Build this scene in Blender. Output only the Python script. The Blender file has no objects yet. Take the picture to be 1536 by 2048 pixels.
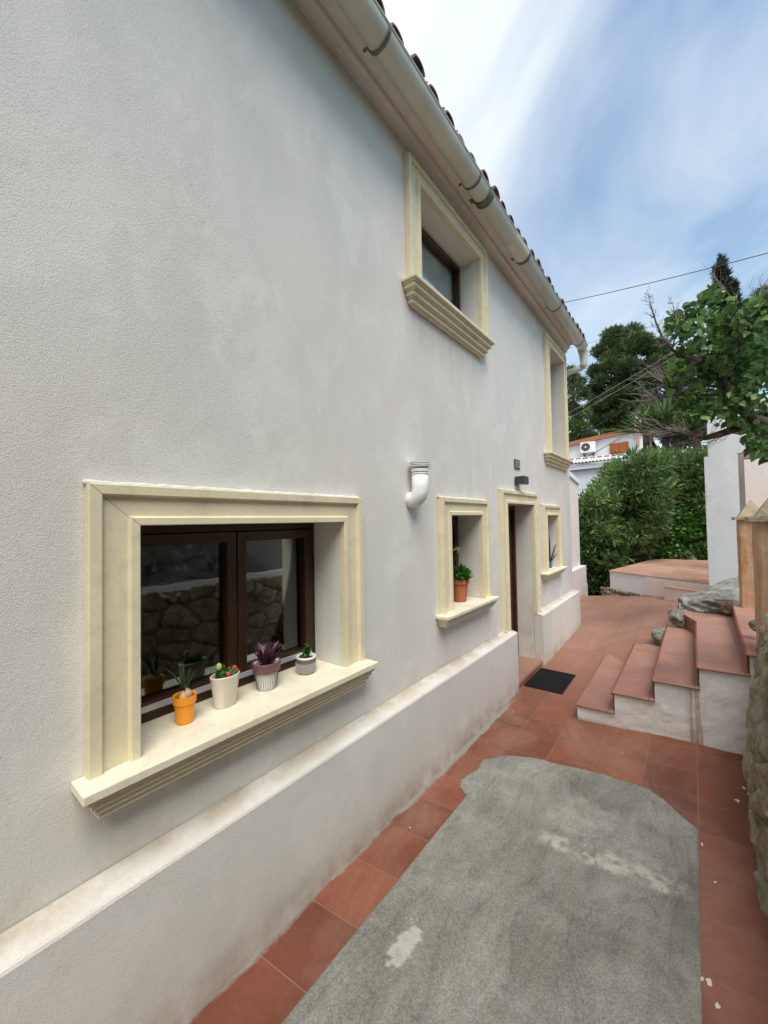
import bpy, bmesh, math, random
import numpy as np
from mathutils import Vector, Matrix
from mathutils import noise as mn
R = math.radians
random.seed(7); rng = np.random.default_rng(7)
S = bpy.context.scene
COL = S.collection
H = 1.8            # eye height above the paving; everything below is given relative to the eye and lifted by H

# ------------------------------------------------------------------ camera
F_PX = 784.43
yaw, pitch, roll = R(38.211), R(1.473), R(-1.065)
fwd = Vector((-math.sin(yaw)*math.cos(pitch), math.cos(yaw)*math.cos(pitch), math.sin(pitch)))
rt = Vector((math.cos(yaw), math.sin(yaw), 0)); up = rt.cross(fwd)
rt2 = math.cos(roll)*rt + math.sin(roll)*up; up2 = -math.sin(roll)*rt + math.cos(roll)*up
cam_d = bpy.data.cameras.new('camera'); cam = bpy.data.objects.new('camera', cam_d); COL.objects.link(cam)
cam_d.sensor_fit = 'VERTICAL'; cam_d.sensor_height = 36; cam_d.lens = F_PX/2048*36
cam_d.clip_start = .05; cam_d.clip_end = 2000
cam.matrix_world = Matrix(((rt2.x, up2.x, -fwd.x, 0), (rt2.y, up2.y, -fwd.y, 0), (rt2.z, up2.z, -fwd.z, H), (0, 0, 0, 1)))
S.camera = cam
S.render.resolution_x = 768; S.render.resolution_y = 1024

def ray(px, py): return float((px-768)/F_PX)*rt2 - float((py-1024)/F_PX)*up2 + fwd
def PY(px, py, y): r = ray(px, py); return np.array(r*float(y/r.y))
def PX(px, py, x): r = ray(px, py); return np.array(r*float(x/r.x))
def PZ(px, py, z): r = ray(px, py); return np.array(r*float(z/r.z))

# ------------------------------------------------------------------ light
SUN_DIR = Vector((.38, -.34, .86)).normalized()      # towards the sun
sun_el = math.asin(SUN_DIR.z); sun_az = math.atan2(SUN_DIR.x, SUN_DIR.y)
W = bpy.data.worlds.new('World'); S.world = W; W.use_nodes = True
nt = W.node_tree; nt.nodes.clear()
def N(t, typ, **kw):
    n = t.nodes.new(typ)
    for k, v in kw.items(): setattr(n, k, v)
    return n
def L(t, a, b): t.links.new(a, b)
wo = N(nt, 'ShaderNodeOutputWorld'); bg = N(nt, 'ShaderNodeBackground'); bg.inputs['Strength'].default_value = .135
sky = N(nt, 'ShaderNodeTexSky', sky_type='NISHITA', sun_disc=False, sun_elevation=sun_el, sun_rotation=sun_az)
sky.air_density = 1.6; sky.dust_density = 1.5; sky.ozone_density = 1.6
tc = N(nt, 'ShaderNodeTexCoord'); sp = N(nt, 'ShaderNodeSeparateXYZ'); L(nt, tc.outputs['Generated'], sp.inputs[0])
az_ = N(nt, 'ShaderNodeMath', operation='MAXIMUM'); L(nt, sp.outputs['Z'], az_.inputs[0]); az_.inputs[1].default_value = 0
az2 = N(nt, 'ShaderNodeMath', operation='ADD'); L(nt, az_.outputs[0], az2.inputs[0]); az2.inputs[1].default_value = .22
dx = N(nt, 'ShaderNodeMath', operation='DIVIDE'); L(nt, sp.outputs['X'], dx.inputs[0]); L(nt, az2.outputs[0], dx.inputs[1])
dy = N(nt, 'ShaderNodeMath', operation='DIVIDE'); L(nt, sp.outputs['Y'], dy.inputs[0]); L(nt, az2.outputs[0], dy.inputs[1])
cb = N(nt, 'ShaderNodeCombineXYZ'); L(nt, dx.outputs[0], cb.inputs[0]); L(nt, dy.outputs[0], cb.inputs[1])
mp = N(nt, 'ShaderNodeMapping', vector_type='TEXTURE'); L(nt, cb.outputs[0], mp.inputs[0])
mp.inputs['Rotation'].default_value = (0, 0, R(34)); mp.inputs['Scale'].default_value = (.85, 1.55, 1); mp.inputs['Location'].default_value = (1, 7, 0)
n1 = N(nt, 'ShaderNodeTexNoise'); n1.inputs['Scale'].default_value = 1.9; n1.inputs['Detail'].default_value = 9
n1.inputs['Roughness'].default_value = .5; n1.inputs['Distortion'].default_value = .55
L(nt, mp.outputs[0], n1.inputs['Vector'])
# thicker cloud towards the house side of the sky
ct = N(nt, 'ShaderNodeVectorMath', operation='DOT_PRODUCT'); L(nt, tc.outputs['Generated'], ct.inputs[0]); ct.inputs[1].default_value = (-.34, -.26, .0)
cs = N(nt, 'ShaderNodeMath', operation='ADD'); L(nt, n1.outputs[0], cs.inputs[0]); L(nt, ct.outputs['Value'], cs.inputs[1])
cs2 = N(nt, 'ShaderNodeMath', operation='ADD'); L(nt, cs.outputs[0], cs2.inputs[0]); cs2.inputs[1].default_value = .125
cr = N(nt, 'ShaderNodeValToRGB'); L(nt, cs2.outputs[0], cr.inputs[0])
cr.color_ramp.elements[0].position = .36; cr.color_ramp.elements[0].color = (.18, .18, .18, 1)
cr.color_ramp.elements[1].position = .72; cr.color_ramp.elements[1].color = (1, 1, 1, 1)
mx = N(nt, 'ShaderNodeMix', data_type='RGBA'); L(nt, cr.outputs[0], mx.inputs[0]); 
sk = N(nt, 'ShaderNodeMix', data_type='RGBA', blend_type='MULTIPLY'); sk.inputs[0].default_value = 1; L(nt, sky.outputs[0], sk.inputs['A']); sk.inputs['B'].default_value = (.60, .80, .90, 1)
L(nt, sk.outputs['Result'], mx.inputs['A'])
mx.inputs['B'].default_value = (5.2, 5.5, 5.7, 1)
L(nt, mx.outputs['Result'], bg.inputs[0]); L(nt, bg.outputs[0], wo.inputs[0])
sd = bpy.data.lights.new('sun', 'SUN'); sd.energy = 2.5; sd.angle = R(38); sd.color = (1, .95, .87)
so = bpy.data.objects.new('sun', sd); COL.objects.link(so)
so.rotation_euler = (-SUN_DIR).to_track_quat('-Z', 'Y').to_euler()
S.view_settings.view_transform = 'Standard'; S.view_settings.look = 'None'
S.view_settings.gamma = 1; S.view_settings.use_curve_mapping = False
S.view_settings.exposure = 0.56

# ------------------------------------------------------------------ materials
def newmat(name):
    m = bpy.data.materials.new(name); m.use_nodes = True
    t = m.node_tree; b = t.nodes['Principled BSDF']; return m, t, b
def c4(c): return (*c, 1)
def noise_n(t, vec, scale, detail=4, rough=.55, dist=0):
    n = N(t, 'ShaderNodeTexNoise'); n.inputs['Scale'].default_value = scale; n.inputs['Detail'].default_value = detail
    n.inputs['Roughness'].default_value = rough; n.inputs['Distortion'].default_value = dist
    L(t, vec, n.inputs['Vector']); return n.outputs[0]
def ramp(t, src, stops):
    r = N(t, 'ShaderNodeValToRGB'); L(t, src, r.inputs[0]); e = r.color_ramp.elements
    while len(e) < len(stops): e.new(.5)
    for i, (p, c) in enumerate(stops):
        e[i].position = p; e[i].color = c4(c) if hasattr(c, '__len__') else (c, c, c, 1)
    return r.outputs[0]
def mixc(t, fac, a, b, blend='MIX'):
    m = N(t, 'ShaderNodeMix', data_type='RGBA', blend_type=blend)
    for s, v in ((m.inputs[0], fac), (m.inputs['A'], a), (m.inputs['B'], b)):
        if isinstance(v, (int, float)): s.default_value = v if s == m.inputs[0] else (v, v, v, 1)
        elif isinstance(v, tuple): s.default_value = c4(v)
        else: L(t, v, s)
    return m.outputs['Result']
def math_n(t, op, a, b=None, clamp=False):
    m = N(t, 'ShaderNodeMath', operation=op); m.use_clamp = clamp
    for i, v in enumerate((a, b)):
        if v is None: continue
        if isinstance(v, (int, float)): m.inputs[i].default_value = v
        else: L(t, v, m.inputs[i])
    return m.outputs[0]
def bump(t, b, src, strength, dist, prev=None):
    n = N(t, 'ShaderNodeBump'); n.inputs['Strength'].default_value = strength; n.inputs['Distance'].default_value = dist
    L(t, src, n.inputs['Height'])
    if prev is not None: L(t, prev, n.inputs['Normal'])
    L(t, n.outputs[0], b.inputs['Normal']); return n.outputs[0]
def pos(t): return N(t, 'ShaderNodeNewGeometry').outputs['Position']
def scaled(t, vec, s, loc=(0, 0, 0), rot=(0, 0, 0)):
    m = N(t, 'ShaderNodeMapping'); m.inputs['Scale'].default_value = s; m.inputs['Location'].default_value = loc
    m.inputs['Rotation'].default_value = rot; L(t, vec, m.inputs[0]); return m.outputs[0]
def spec(b, v): b.inputs['Specular IOR Level'].default_value = v

def simple(name, col, rough=.6, var=.12, vs=6, bs=0, bscale=60, metal=0, sp_=.4):
    m, t, b = newmat(name); p = pos(t)
    n = noise_n(t, p, vs, 5)
    lo = tuple(c*(1-var) for c in col); hi = tuple(min(1, c*(1+var)) for c in col)
    L(t, ramp(t, n, [(.3, lo), (.7, hi)]), b.inputs['Base Color'])
    b.inputs['Roughness'].default_value = rough; b.inputs['Metallic'].default_value = metal; spec(b, sp_)
    if bs: bump(t, b, noise_n(t, p, bscale, 4), bs, .01)
    return m

def stucco(name, base, grain=1.0, stains=True):
    m, t, b = newmat(name); p = pos(t)
    big = noise_n(t, scaled(t, p, (1, 1, .6)), .9, 6, .62, .8)
    med = noise_n(t, scaled(t, p, (1, 1, .28)), 4, 6, .65, .4)
    hue = noise_n(t, scaled(t, p, (1, 1, .7), (4, 1, 2)), .7, 4, .6, .5)
    c = mixc(t, ramp(t, hue, [(.38, 0), (.62, 1)]), tuple(x*k for x, k in zip(base, (.975, 1.0, .985))), tuple(min(1, x*k) for x, k in zip(base, (1.02, .985, .975))))
    c = mixc(t, .9, c, ramp(t, big, [(.30, .90), (.48, .985), (.60, 1.0), (.74, 1.06)]), 'MULTIPLY')
    c = mixc(t, .4, c, ramp(t, med, [(.33, .93), (.55, 1.0)]), 'MULTIPLY')
    fine = noise_n(t, p, 190, 3, .6)
    c = mixc(t, .8, c, ramp(t, fine, [(.36, .84), (.56, 1.0)]), 'MULTIPLY')
    blot = noise_n(t, scaled(t, p, (1, 1, .8), (7, 3, 1)), 2.6, 8, .72, .5)
    c = mixc(t, ramp(t, blot, [(.50, 0), (.60, .5)]), c, tuple(min(1, x*1.06) for x in base))
    L(t, c, b.inputs['Base Color']); b.inputs['Roughness'].default_value = .93; spec(b, .15)
    coarse = noise_n(t, p, 75, 5, .7); trowel = noise_n(t, scaled(t, p, (1, 1, .6)), 7, 4, .6, 1.2)
    nb = bump(t, b, trowel, .22*grain, .010)
    nb = bump(t, b, coarse, .26*grain, .005, nb)
    bump(t, b, fine, .6*grain, .003, nb)
    return m
M = {}
M['stucco'] = stucco('white_stucco', (.745, .72, .675))
def stained_stucco():
    # same render with brown run-off dirt on the ledge and along its foot
    m = stucco('plinth_stucco', (.745, .72, .675)); t = m.node_tree; b = t.nodes['Principled BSDF']
    src = b.inputs['Base Color'].links[0].from_socket
    p = pos(t); s = N(t, 'ShaderNodeSeparateXYZ'); L(t, p, s.inputs[0])
    nz = N(t, 'ShaderNodeNewGeometry'); s2 = N(t, 'ShaderNodeSeparateXYZ'); L(t, nz.outputs['Normal'], s2.inputs[0])
    foot = N(t, 'ShaderNodeMapRange'); L(t, s.outputs['Z'], foot.inputs[0]); foot.inputs[1].default_value = .0; foot.inputs[2].default_value = .17; foot.inputs[3].default_value = 1; foot.inputs[4].default_value = 0
    nn = noise_n(t, p, 7, 6, .65)
    f = math_n(t, 'MULTIPLY', foot.outputs[0], ramp(t, nn, [(.36, .05), (.62, .95)]))
    c = mixc(t, f, src, (.40, .31, .23))
    # ledge dirt by world height of the top of the plinth
    ledge = N(t, 'ShaderNodeMapRange'); L(t, s.outputs['Z'], ledge.inputs[0]); ledge.inputs[1].default_value = .585; ledge.inputs[2].default_value = .612
    nl = noise_n(t, scaled(t, p, (1, .8, 1)), 3.2, 7, .7)
    f2 = math_n(t, 'MULTIPLY', ledge.outputs[0], ramp(t, nl, [(.36, .10), (.58, .95)]))
    bk = N(t, 'ShaderNodeMapRange'); L(t, s.outputs['X'], bk.inputs[0]); bk.inputs[1].default_value = -1.495; bk.inputs[2].default_value = -1.585; bk.inputs[3].default_value = .25; bk.inputs[4].default_value = 1
    f2 = math_n(t, 'MULTIPLY', f2, bk.outputs[0])
    c = mixc(t, f2, c, (.45, .38, .28))
    sp2 = noise_n(t, scaled(t, p, (1, 1, .35)), 5.5, 7, .7); hi = N(t, 'ShaderNodeMapRange'); L(t, s.outputs['Z'], hi.inputs[0]); hi.inputs[1].default_value = .0; hi.inputs[2].default_value = .34; hi.inputs[3].default_value = .55; hi.inputs[4].default_value = 0
    c = mixc(t, math_n(t, 'MULTIPLY', hi.outputs[0], ramp(t, sp2, [(.42, 0), (.66, 1)])), c, (.50, .43, .35))
    L(t, c, b.inputs['Base Color']); return m
M['plinth'] = stained_stucco()
def wall_stains():
    m = M['stucco'].copy(); m.name = 'facade_stucco'; t = m.node_tree; b = t.nodes['Principled BSDF']; src = b.inputs['Base Color'].links[0].from_socket
    p = pos(t); s = N(t, 'ShaderNodeSeparateXYZ'); L(t, p, s.inputs[0]); c = src
    dr = noise_n(t, scaled(t, p, (1, 16, .9)), 1, 5, .65); bl = noise_n(t, p, 6, 6, .7)
    def mr(src_, a, b_, lo, hi):
        q = N(t, 'ShaderNodeMapRange'); q.interpolation_type = 'SMOOTHSTEP'; L(t, src_, q.inputs[0])
        for k, v_ in zip((1, 2, 3, 4), (a, b_, lo, hi)): q.inputs[k].default_value = v_
        return q.outputs[0]
    for y0, y1, zt, ln in ((.40, 1.78, .885, .34), (2.68, 3.64, .99, .25), (5.4, 6.3, 1.02, .2), (2.35, 3.66, 3.39, .55), (2.30, 2.40, 1.90, .30), (3.95, 5.1, 2.0, -.0)):
        if ln <= 0: continue
        f = math_n(t, 'MULTIPLY', mr(s.outputs['Z'], zt+.01, zt-ln, 1, 0), mr(s.outputs['Z'], zt+.02, zt+.0, 0, 1))
        f = math_n(t, 'MULTIPLY', f, math_n(t, 'MULTIPLY', mr(s.outputs['Y'], y0-.05, y0+.08, 0, 1), mr(s.outputs['Y'], y1-.08, y1+.05, 1, 0)))
        f = math_n(t, 'MULTIPLY', f, math_n(t, 'MULTIPLY', ramp(t, dr, [(.40, .12), (.66, .8)]), ramp(t, bl, [(.35, .3), (.6, .8)])))
        c = mixc(t, f, c, (.56, .49, .42))
    # grime just above the plinth ledge
    f = math_n(t, 'MULTIPLY', mr(s.outputs['Z'], .63, .78, 1, 0), ramp(t, noise_n(t, p, 3.5, 7, .7), [(.42, 0), (.62, .55)]))
    c = mixc(t, f, c, (.52, .44, .34))
    L(t, c, b.inputs['Base Color']); return m
M['facade'] = wall_stains()
M['pink_stucco'] = stucco('pale_pink_render', (.80, .73, .70), .7)
M['beige_render'] = stucco('beige_render', (.46, .42, .35), .6)
M['white_render'] = stucco('white_render', (.79, .83, .88), .7)
M['interior'] = simple('dark_interior', (.06, .05, .045), .9)
M['cream'] = simple('cream_moulding', (.76, .675, .465), .6, .05, 4, .12, 160, sp_=.3)
def weathered(m):
    t = m.node_tree; b = t.nodes['Principled BSDF']; src = b.inputs['Base Color'].links[0].from_socket; p = pos(t)
    g = noise_n(t, p, 7, 8, .75, .5); c = mixc(t, ramp(t, g, [(.50, 0), (.68, .45)]), src, (.52, .45, .31))
    g2 = noise_n(t, p, 60, 5, .7); c = mixc(t, .6, c, ramp(t, g2, [(.3, .88), (.6, 1.0)]), 'MULTIPLY')
    L(t, c, b.inputs['Base Color']); nb = noise_n(t, p, 9, 4, .6); bump(t, b, mixc(t, .35, nb, g2), .35, .004)
    return m
weathered(M['cream'])
M['cream_sill'] = simple('cream_sill', (.82, .755, .58), .5, .05, 5, .2, 200, sp_=.3)
weathered(M['cream_sill'])
M['frame'] = simple('brown_aluminium', (.050, .024, .012), .35, .2, 20, metal=.35, sp_=.5)
M['door'] = simple('dark_brown_wood', (.060, .022, .012), .45, .3, 12)
M['gutter'] = simple('weathered_gutter', (.62, .62, .54), .42, .10, 3, .05, 30, sp_=.45)
M['gutter_new'] = simple('pale_gutter_patch', (.66, .66, .54), .45, .05, 6)
M['strap'] = simple('dark_zinc', (.17, .175, .165), .5, .3, 20, metal=.5)
M['vent'] = simple('white_painted_pipe', (.80, .80, .80), .5, .05, 12, .25, 60)
M['lamp'] = simple('anthracite_metal', (.035, .038, .042), .4, .1)
M['lampglass'] = simple('opal_glass', (.6, .6, .58), .2)
M['slate'] = simple('dark_slate_plate', (.10, .12, .13), .5, .3, 60)
M['steel'] = simple('brushed_steel_digits', (.45, .47, .5), .35, .1, metal=.4)
M['rubber'] = simple('black_rubber', (.014, .014, .016), .7, .2, 30)
M['terracotta'] = simple('terracotta', (.42, .13, .055), .75, .15, 15, .1, 80)
M['orange'] = simple('orange_plastic', (.88, .32, .015), .35, .04, 10, sp_=.5)
M['ivory'] = simple('ivory_ceramic', (.72, .64, .54), .35, .05, 10, sp_=.5)
M['mauve'] = simple('mauve_glaze', (.17, .075, .085), .4, .1, 10, sp_=.5)
M['greyglaze'] = simple('taupe_glaze', (.14, .11, .11), .45, .15, 10)
M['chalk'] = simple('chalk_white_glaze', (.78, .77, .74), .5, .05)
M['blueglass'] = simple('blue_glaze', (.05, .16, .24), .3, .1)
M['soil'] = simple('potting_soil', (.030, .020, .014), .95, .3, 60, .6, 90)
M['bulb'] = simple('onion_bulb', (.62, .40, .24), .5, .2, 30)
M['curtain'] = simple('sheer_curtain', (.90, .90, .86), .8, .05)
M['rooftile'] = simple('clay_roof_tile', (.17, .105, .080), .85, .5, 9, .3, 60)
M['cornice'] = stucco('eaves_render', (.86, .84, .80), .5)
M['whitetile'] = simple('whitewashed_tile', (.75, .75, .76), .8, .1, 9)
M['verge'] = simple('brown_verge_tiles', (.35, .14, .08), .8, .2, 20)
M['shutter'] = simple('varnished_shutter', (.33, .085, .02), .5, .2, 8)
M['acwhite'] = simple('white_enamel', (.78, .78, .76), .4, .02)
M['acdark'] = simple('fan_grille', (.06, .065, .065), .5, .2, 60)
M['pinkpipe'] = simple('pinkish_flue', (.55, .38, .33), .6, .1)
M['wire'] = simple('black_cable', (.05, .05, .055), .6, .1)
M['wirelight'] = simple('grey_cable', (.35, .35, .33), .6, .1)
M['dirt'] = simple('dark_earth', (.060, .045, .030), .95, .3, 5, .8, 25)
M['bark'] = simple('dark_bark', (.085, .055, .042), .9, .4, 14, .6, 50)
M['twig'] = simple('pale_dead_twigs', (.26, .22, .19), .85, .3, 12)
M['whitewash'] = stucco('rough_whitewash', (.70, .70, .69), 1.2)

def glass_mat(k=1.25):
    m, t, b = newmat('window_glass'); o = [n for n in t.nodes if n.type == 'OUTPUT_MATERIAL'][0]
    t.nodes.remove(b)
    tr = N(t, 'ShaderNodeBsdfTransparent'); tr.inputs[0].default_value = (.92, .95, .95, 1)
    gl = N(t, 'ShaderNodeBsdfGlossy'); gl.inputs['Roughness'].default_value = .02; gl.inputs[0].default_value = (.95, .97, 1, 1)
    fr = N(t, 'ShaderNodeFresnel'); fr.inputs[0].default_value = 1.6
    f = math_n(t, 'MULTIPLY', fr.outputs[0], k, True)
    mm = N(t, 'ShaderNodeMixShader'); L(t, f, mm.inputs[0]); L(t, tr.outputs[0], mm.inputs[1]); L(t, gl.outputs[0], mm.inputs[2])
    L(t, mm.outputs[0], o.inputs[0]); return m
M['glass'] = glass_mat(); M['glass_upper'] = glass_mat(.75)

def far_light(t, s):   # paler with y: stronger open-sky light past the door painted into the tiles
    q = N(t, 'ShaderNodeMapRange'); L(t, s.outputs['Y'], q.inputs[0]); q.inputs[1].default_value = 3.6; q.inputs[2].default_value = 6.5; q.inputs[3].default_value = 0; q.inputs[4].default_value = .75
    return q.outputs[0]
def tile_mat(name, base, alt, pink=0, size=.297, grout=(.30, .22, .17)):
    m, t, b = newmat(name); p = pos(t); s = N(t, 'ShaderNodeSeparateXYZ'); L(t, p, s.inputs[0])
    u = math_n(t, 'DIVIDE', math_n(t, 'ADD', math_n(t, 'ADD', s.outputs['Y'], -1.16), math_n(t, 'MULTIPLY', s.outputs['X'], -.12)), size)
    v = math_n(t, 'DIVIDE', math_n(t, 'ADD', s.outputs['X'], .03), size)
    c = N(t, 'ShaderNodeCombineXYZ'); L(t, u, c.inputs[0]); L(t, v, c.inputs[1])
    br = N(t, 'ShaderNodeTexBrick'); L(t, c.outputs[0], br.inputs['Vector']); br.offset = .18; br.offset_frequency = 2; br.squash = 1
    br.inputs['Scale'].default_value = 1; br.inputs['Brick Width'].default_value = 1; br.inputs['Row Height'].default_value = 1
    br.inputs['Mortar Size'].default_value = .008; br.inputs['Mortar Smooth'].default_value = .15
    br.inputs['Color1'].default_value = c4(base); br.inputs['Color2'].default_value = c4(alt); br.inputs['Mortar'].default_value = c4(grout)
    n1 = noise_n(t, p, 3.2, 7, .65, .4)
    col = mixc(t, .75, br.outputs['Color'], ramp(t, n1, [(.28, (.60, .58, .58)), (.48, (.95, .93, .92)), (.72, (1.25, 1.15, 1.08))]), 'MULTIPLY')
    n2 = noise_n(t, p, 38, 6, .7)
    col = mixc(t, .5, col, ramp(t, n2, [(.3, .74), (.65, 1.1)]), 'MULTIPLY')
    # worn, dusty bloom, mixed with the painted open-sky paling of the far tiles
    dust_light = noise_n(t, scaled(t, p, (1, .6, 1), (5, 2, 0)), 1.6, 8, .7, .8)
    col = mixc(t, math_n(t, 'MAXIMUM', ramp(t, dust_light, [(.46, 0), (.74, .42)]), math_n(t, 'MULTIPLY', far_light(t, s), ramp(t, dust_light, [(.3, .5), (.7, 1)]))), col, (.44, .265, .20))
    gd = math_n(t, 'MULTIPLY', br.outputs['Fac'], ramp(t, n2, [(.25, .35), (.6, 1)]))
    col = mixc(t, gd, col, mixc(t, far_light(t, s), grout, tuple(x*.42 for x in base)))
    L(t, col, b.inputs['Base Color'])
    L(t, ramp(t, n1, [(.3, .36), (.7, .60)]), b.inputs['Roughness']); spec(b, .35)
    h = mixc(t, .3, br.outputs['Fac'], n2)
    inv = math_n(t, 'SUBTRACT', 1, br.outputs['Fac'])
    nb = bump(t, b, inv, .5, .003); bump(t, b, n2, .25, .003, nb)
    return m, t, b, s, col
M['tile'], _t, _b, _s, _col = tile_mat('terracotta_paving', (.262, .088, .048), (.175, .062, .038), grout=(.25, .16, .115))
def cement_smears():
    # cement left along the foot of the wall
    t, b, s, col = _t, _b, _s, _col
    mr = N(t, 'ShaderNodeMapRange'); L(t, s.outputs['X'], mr.inputs[0]); mr.inputs[1].default_value = -1.49; mr.inputs[2].default_value = -1.40; mr.inputs[3].default_value = 1; mr.inputs[4].default_value = 0
    n = noise_n(t, scaled(t, pos(t), (1, .5, 1)), 7, 6, .7)
    w = N(t, 'ShaderNodeMapRange'); L(t, s.outputs['Y'], w.inputs[0]); w.inputs[1].default_value = 1.6; w.inputs[2].default_value = 2.6; w.inputs[3].default_value = .55; w.inputs[4].default_value = 1.0
    k = math_n(t, 'MULTIPLY', math_n(t, 'MULTIPLY', n, mr.outputs[0]), w.outputs[0])
    f = ramp(t, k, [(.22, 0), (.30, .85)])
    w2 = N(t, 'ShaderNodeMapRange'); L(t, s.outputs['Y'], w2.inputs[0]); w2.inputs[1].default_value = 4.0; w2.inputs[2].default_value = 3.6
    f = math_n(t, 'MULTIPLY', f, w2.outputs[0])
    L(t, mixc(t, f, col, (.30, .29, .26)), b.inputs['Base Color'])
cement_smears()
M['tread'] = tile_mat('terracotta_tread', (.36, .185, .145), (.30, .145, .11), grout=(.17, .085, .06))[0]
M['tile_far'] = tile_mat('pale_terrace_tile', (.74, .44, .31), (.66, .37, .26), grout=(.50, .30, .22))[0]
M['riser'] = simple('brown_riser_tile', (.26, .085, .040), .5, .15, 8, .2, 60)

def concrete():
    m, t, b = newmat('worn_concrete'); p = pos(t)
    a = noise_n(t, p, 2.4, 8, .68, .6); c = noise_n(t, p, 120, 6, .8); d = noise_n(t, scaled(t, p, (1.8, .6, 1), rot=(0, 0, R(58))), 4, 8, .78, 1.2)
    col = ramp(t, a, [(.30, (.185, .180, .148)), (.48, (.268, .262, .225)), (.70, (.36, .355, .315))])
    col = mixc(t, .95, col, ramp(t, c, [(.34, .50), (.60, 1.2)]), 'MULTIPLY')
    col = mixc(t, .9, col, ramp(t, d, [(.34, .66), (.48, 1.0), (.64, 1.2)]), 'MULTIPLY')
    at = N(t, 'ShaderNodeAttribute', attribute_name='skim')
    vv = N(t, 'ShaderNodeTexVoronoi', feature='DISTANCE_TO_EDGE'); vv.inputs['Scale'].default_value = .9
    dv = N(t, 'ShaderNodeVectorMath', operation='ADD'); L(t, p, dv.inputs[0]); nz_ = N(t, 'ShaderNodeTexNoise'); nz_.inputs['Scale'].default_value = 4; nz_.inputs['Detail'].default_value = 6; L(t, p, nz_.inputs['Vector'])
    sc_ = N(t, 'ShaderNodeVectorMath', operation='SCALE'); L(t, nz_.outputs['Color'], sc_.inputs[0]); sc_.inputs['Scale'].default_value = .35; L(t, sc_.outputs[0], dv.inputs[1]); L(t, dv.outputs[0], vv.inputs['Vector'])
    ck = math_n(t, 'MULTIPLY', ramp(t, vv.outputs['Distance'], [(.001, .8), (.004, 0)]), ramp(t, a, [(.52, 0), (.60, 1)]))
    col = mixc(t, math_n(t, 'MULTIPLY', ck, .35), col, (.10, .095, .075))
    col = mixc(t, math_n(t, 'MULTIPLY', at.outputs['Fac'], ramp(t, noise_n(t, p, 30, 7, .75), [(.36, .55), (.52, 1)])), col, (.60, .58, .50))
    sp_ = noise_n(t, p, 90, 3, .6)
    col = mixc(t, ramp(t, sp_, [(.66, 0), (.72, .7)]), col, (.07, .07, .06))
    warm = noise_n(t, p, 11, 5, .7)
    col = mixc(t, ramp(t, warm, [(.60, 0), (.75, .35)]), col, (.30, .22, .15))
    L(t, col, b.inputs['Base Color']); b.inputs['Roughness'].default_value = .86; spec(b, .25)
    nb = bump(t, b, c, .55, .006); bump(t, b, d, .4, .012, nb); return m
M['concrete'] = concrete()

def rock(name, dark, mid, light, patch=.55, scale=5):
    m, t, b = newmat(name); p = pos(t)
    a = noise_n(t, p, scale, 9, .7, .8); c = noise_n(t, p, scale*7, 7, .75)
    v = N(t, 'ShaderNodeTexVoronoi'); v.inputs['Scale'].default_value = scale*1.6; L(t, p, v.inputs['Vector'])
    col = ramp(t, a, [(.30, dark), (.5, mid), (.70, light)])
    col = mixc(t, .75, col, ramp(t, c, [(.3, .55), (.65, 1.2)]), 'MULTIPLY')
    col = mixc(t, ramp(t, noise_n(t, p, scale*1.7, 8, .75, 1.5), [(patch, 0), (patch+.07, .85)]), col, tuple(min(1, x*1.7) for x in light))
    L(t, col, b.inputs['Base Color']); b.inputs['Roughness'].default_value = .93; spec(b, .2)
    nb = bump(t, b, a, .9, .04); nb = bump(t, b, c, .9, .012, nb); return m
M['rock'] = rock('grey_limestone', (.12, .11, .09), (.25, .235, .20), (.42, .40, .36), .58)
M['rubble'] = rock('mossy_rubble', (.10, .078, .045), (.25, .205, .135), (.42, .375, .29), .56, 6)
def boulder_mat():
    m = rock('layered_boulder', (.055, .050, .045), (.135, .128, .11), (.28, .275, .245), .60, 4); t = m.node_tree; b = t.nodes['Principled BSDF']
    src = b.inputs['Base Color'].links[0].from_socket; p = pos(t)
    q = noise_n(t, scaled(t, p, (1.2, 1.2, 9), rot=(R(18), R(8), 0)), 2.6, 6, .7, .6)
    c = mixc(t, .8, src, ramp(t, q, [(.35, .5), (.5, 1.0), (.65, 1.35)]), 'MULTIPLY')
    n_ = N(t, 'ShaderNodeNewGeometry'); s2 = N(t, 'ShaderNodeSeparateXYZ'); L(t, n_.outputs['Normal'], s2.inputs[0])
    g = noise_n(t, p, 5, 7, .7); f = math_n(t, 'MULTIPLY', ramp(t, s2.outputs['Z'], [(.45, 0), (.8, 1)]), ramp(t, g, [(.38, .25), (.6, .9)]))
    c = mixc(t, f, c, (.44, .44, .40))      # paler upward-facing faces
    L(t, c, b.inputs['Base Color']); return m
M['boulder'] = boulder_mat()
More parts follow.
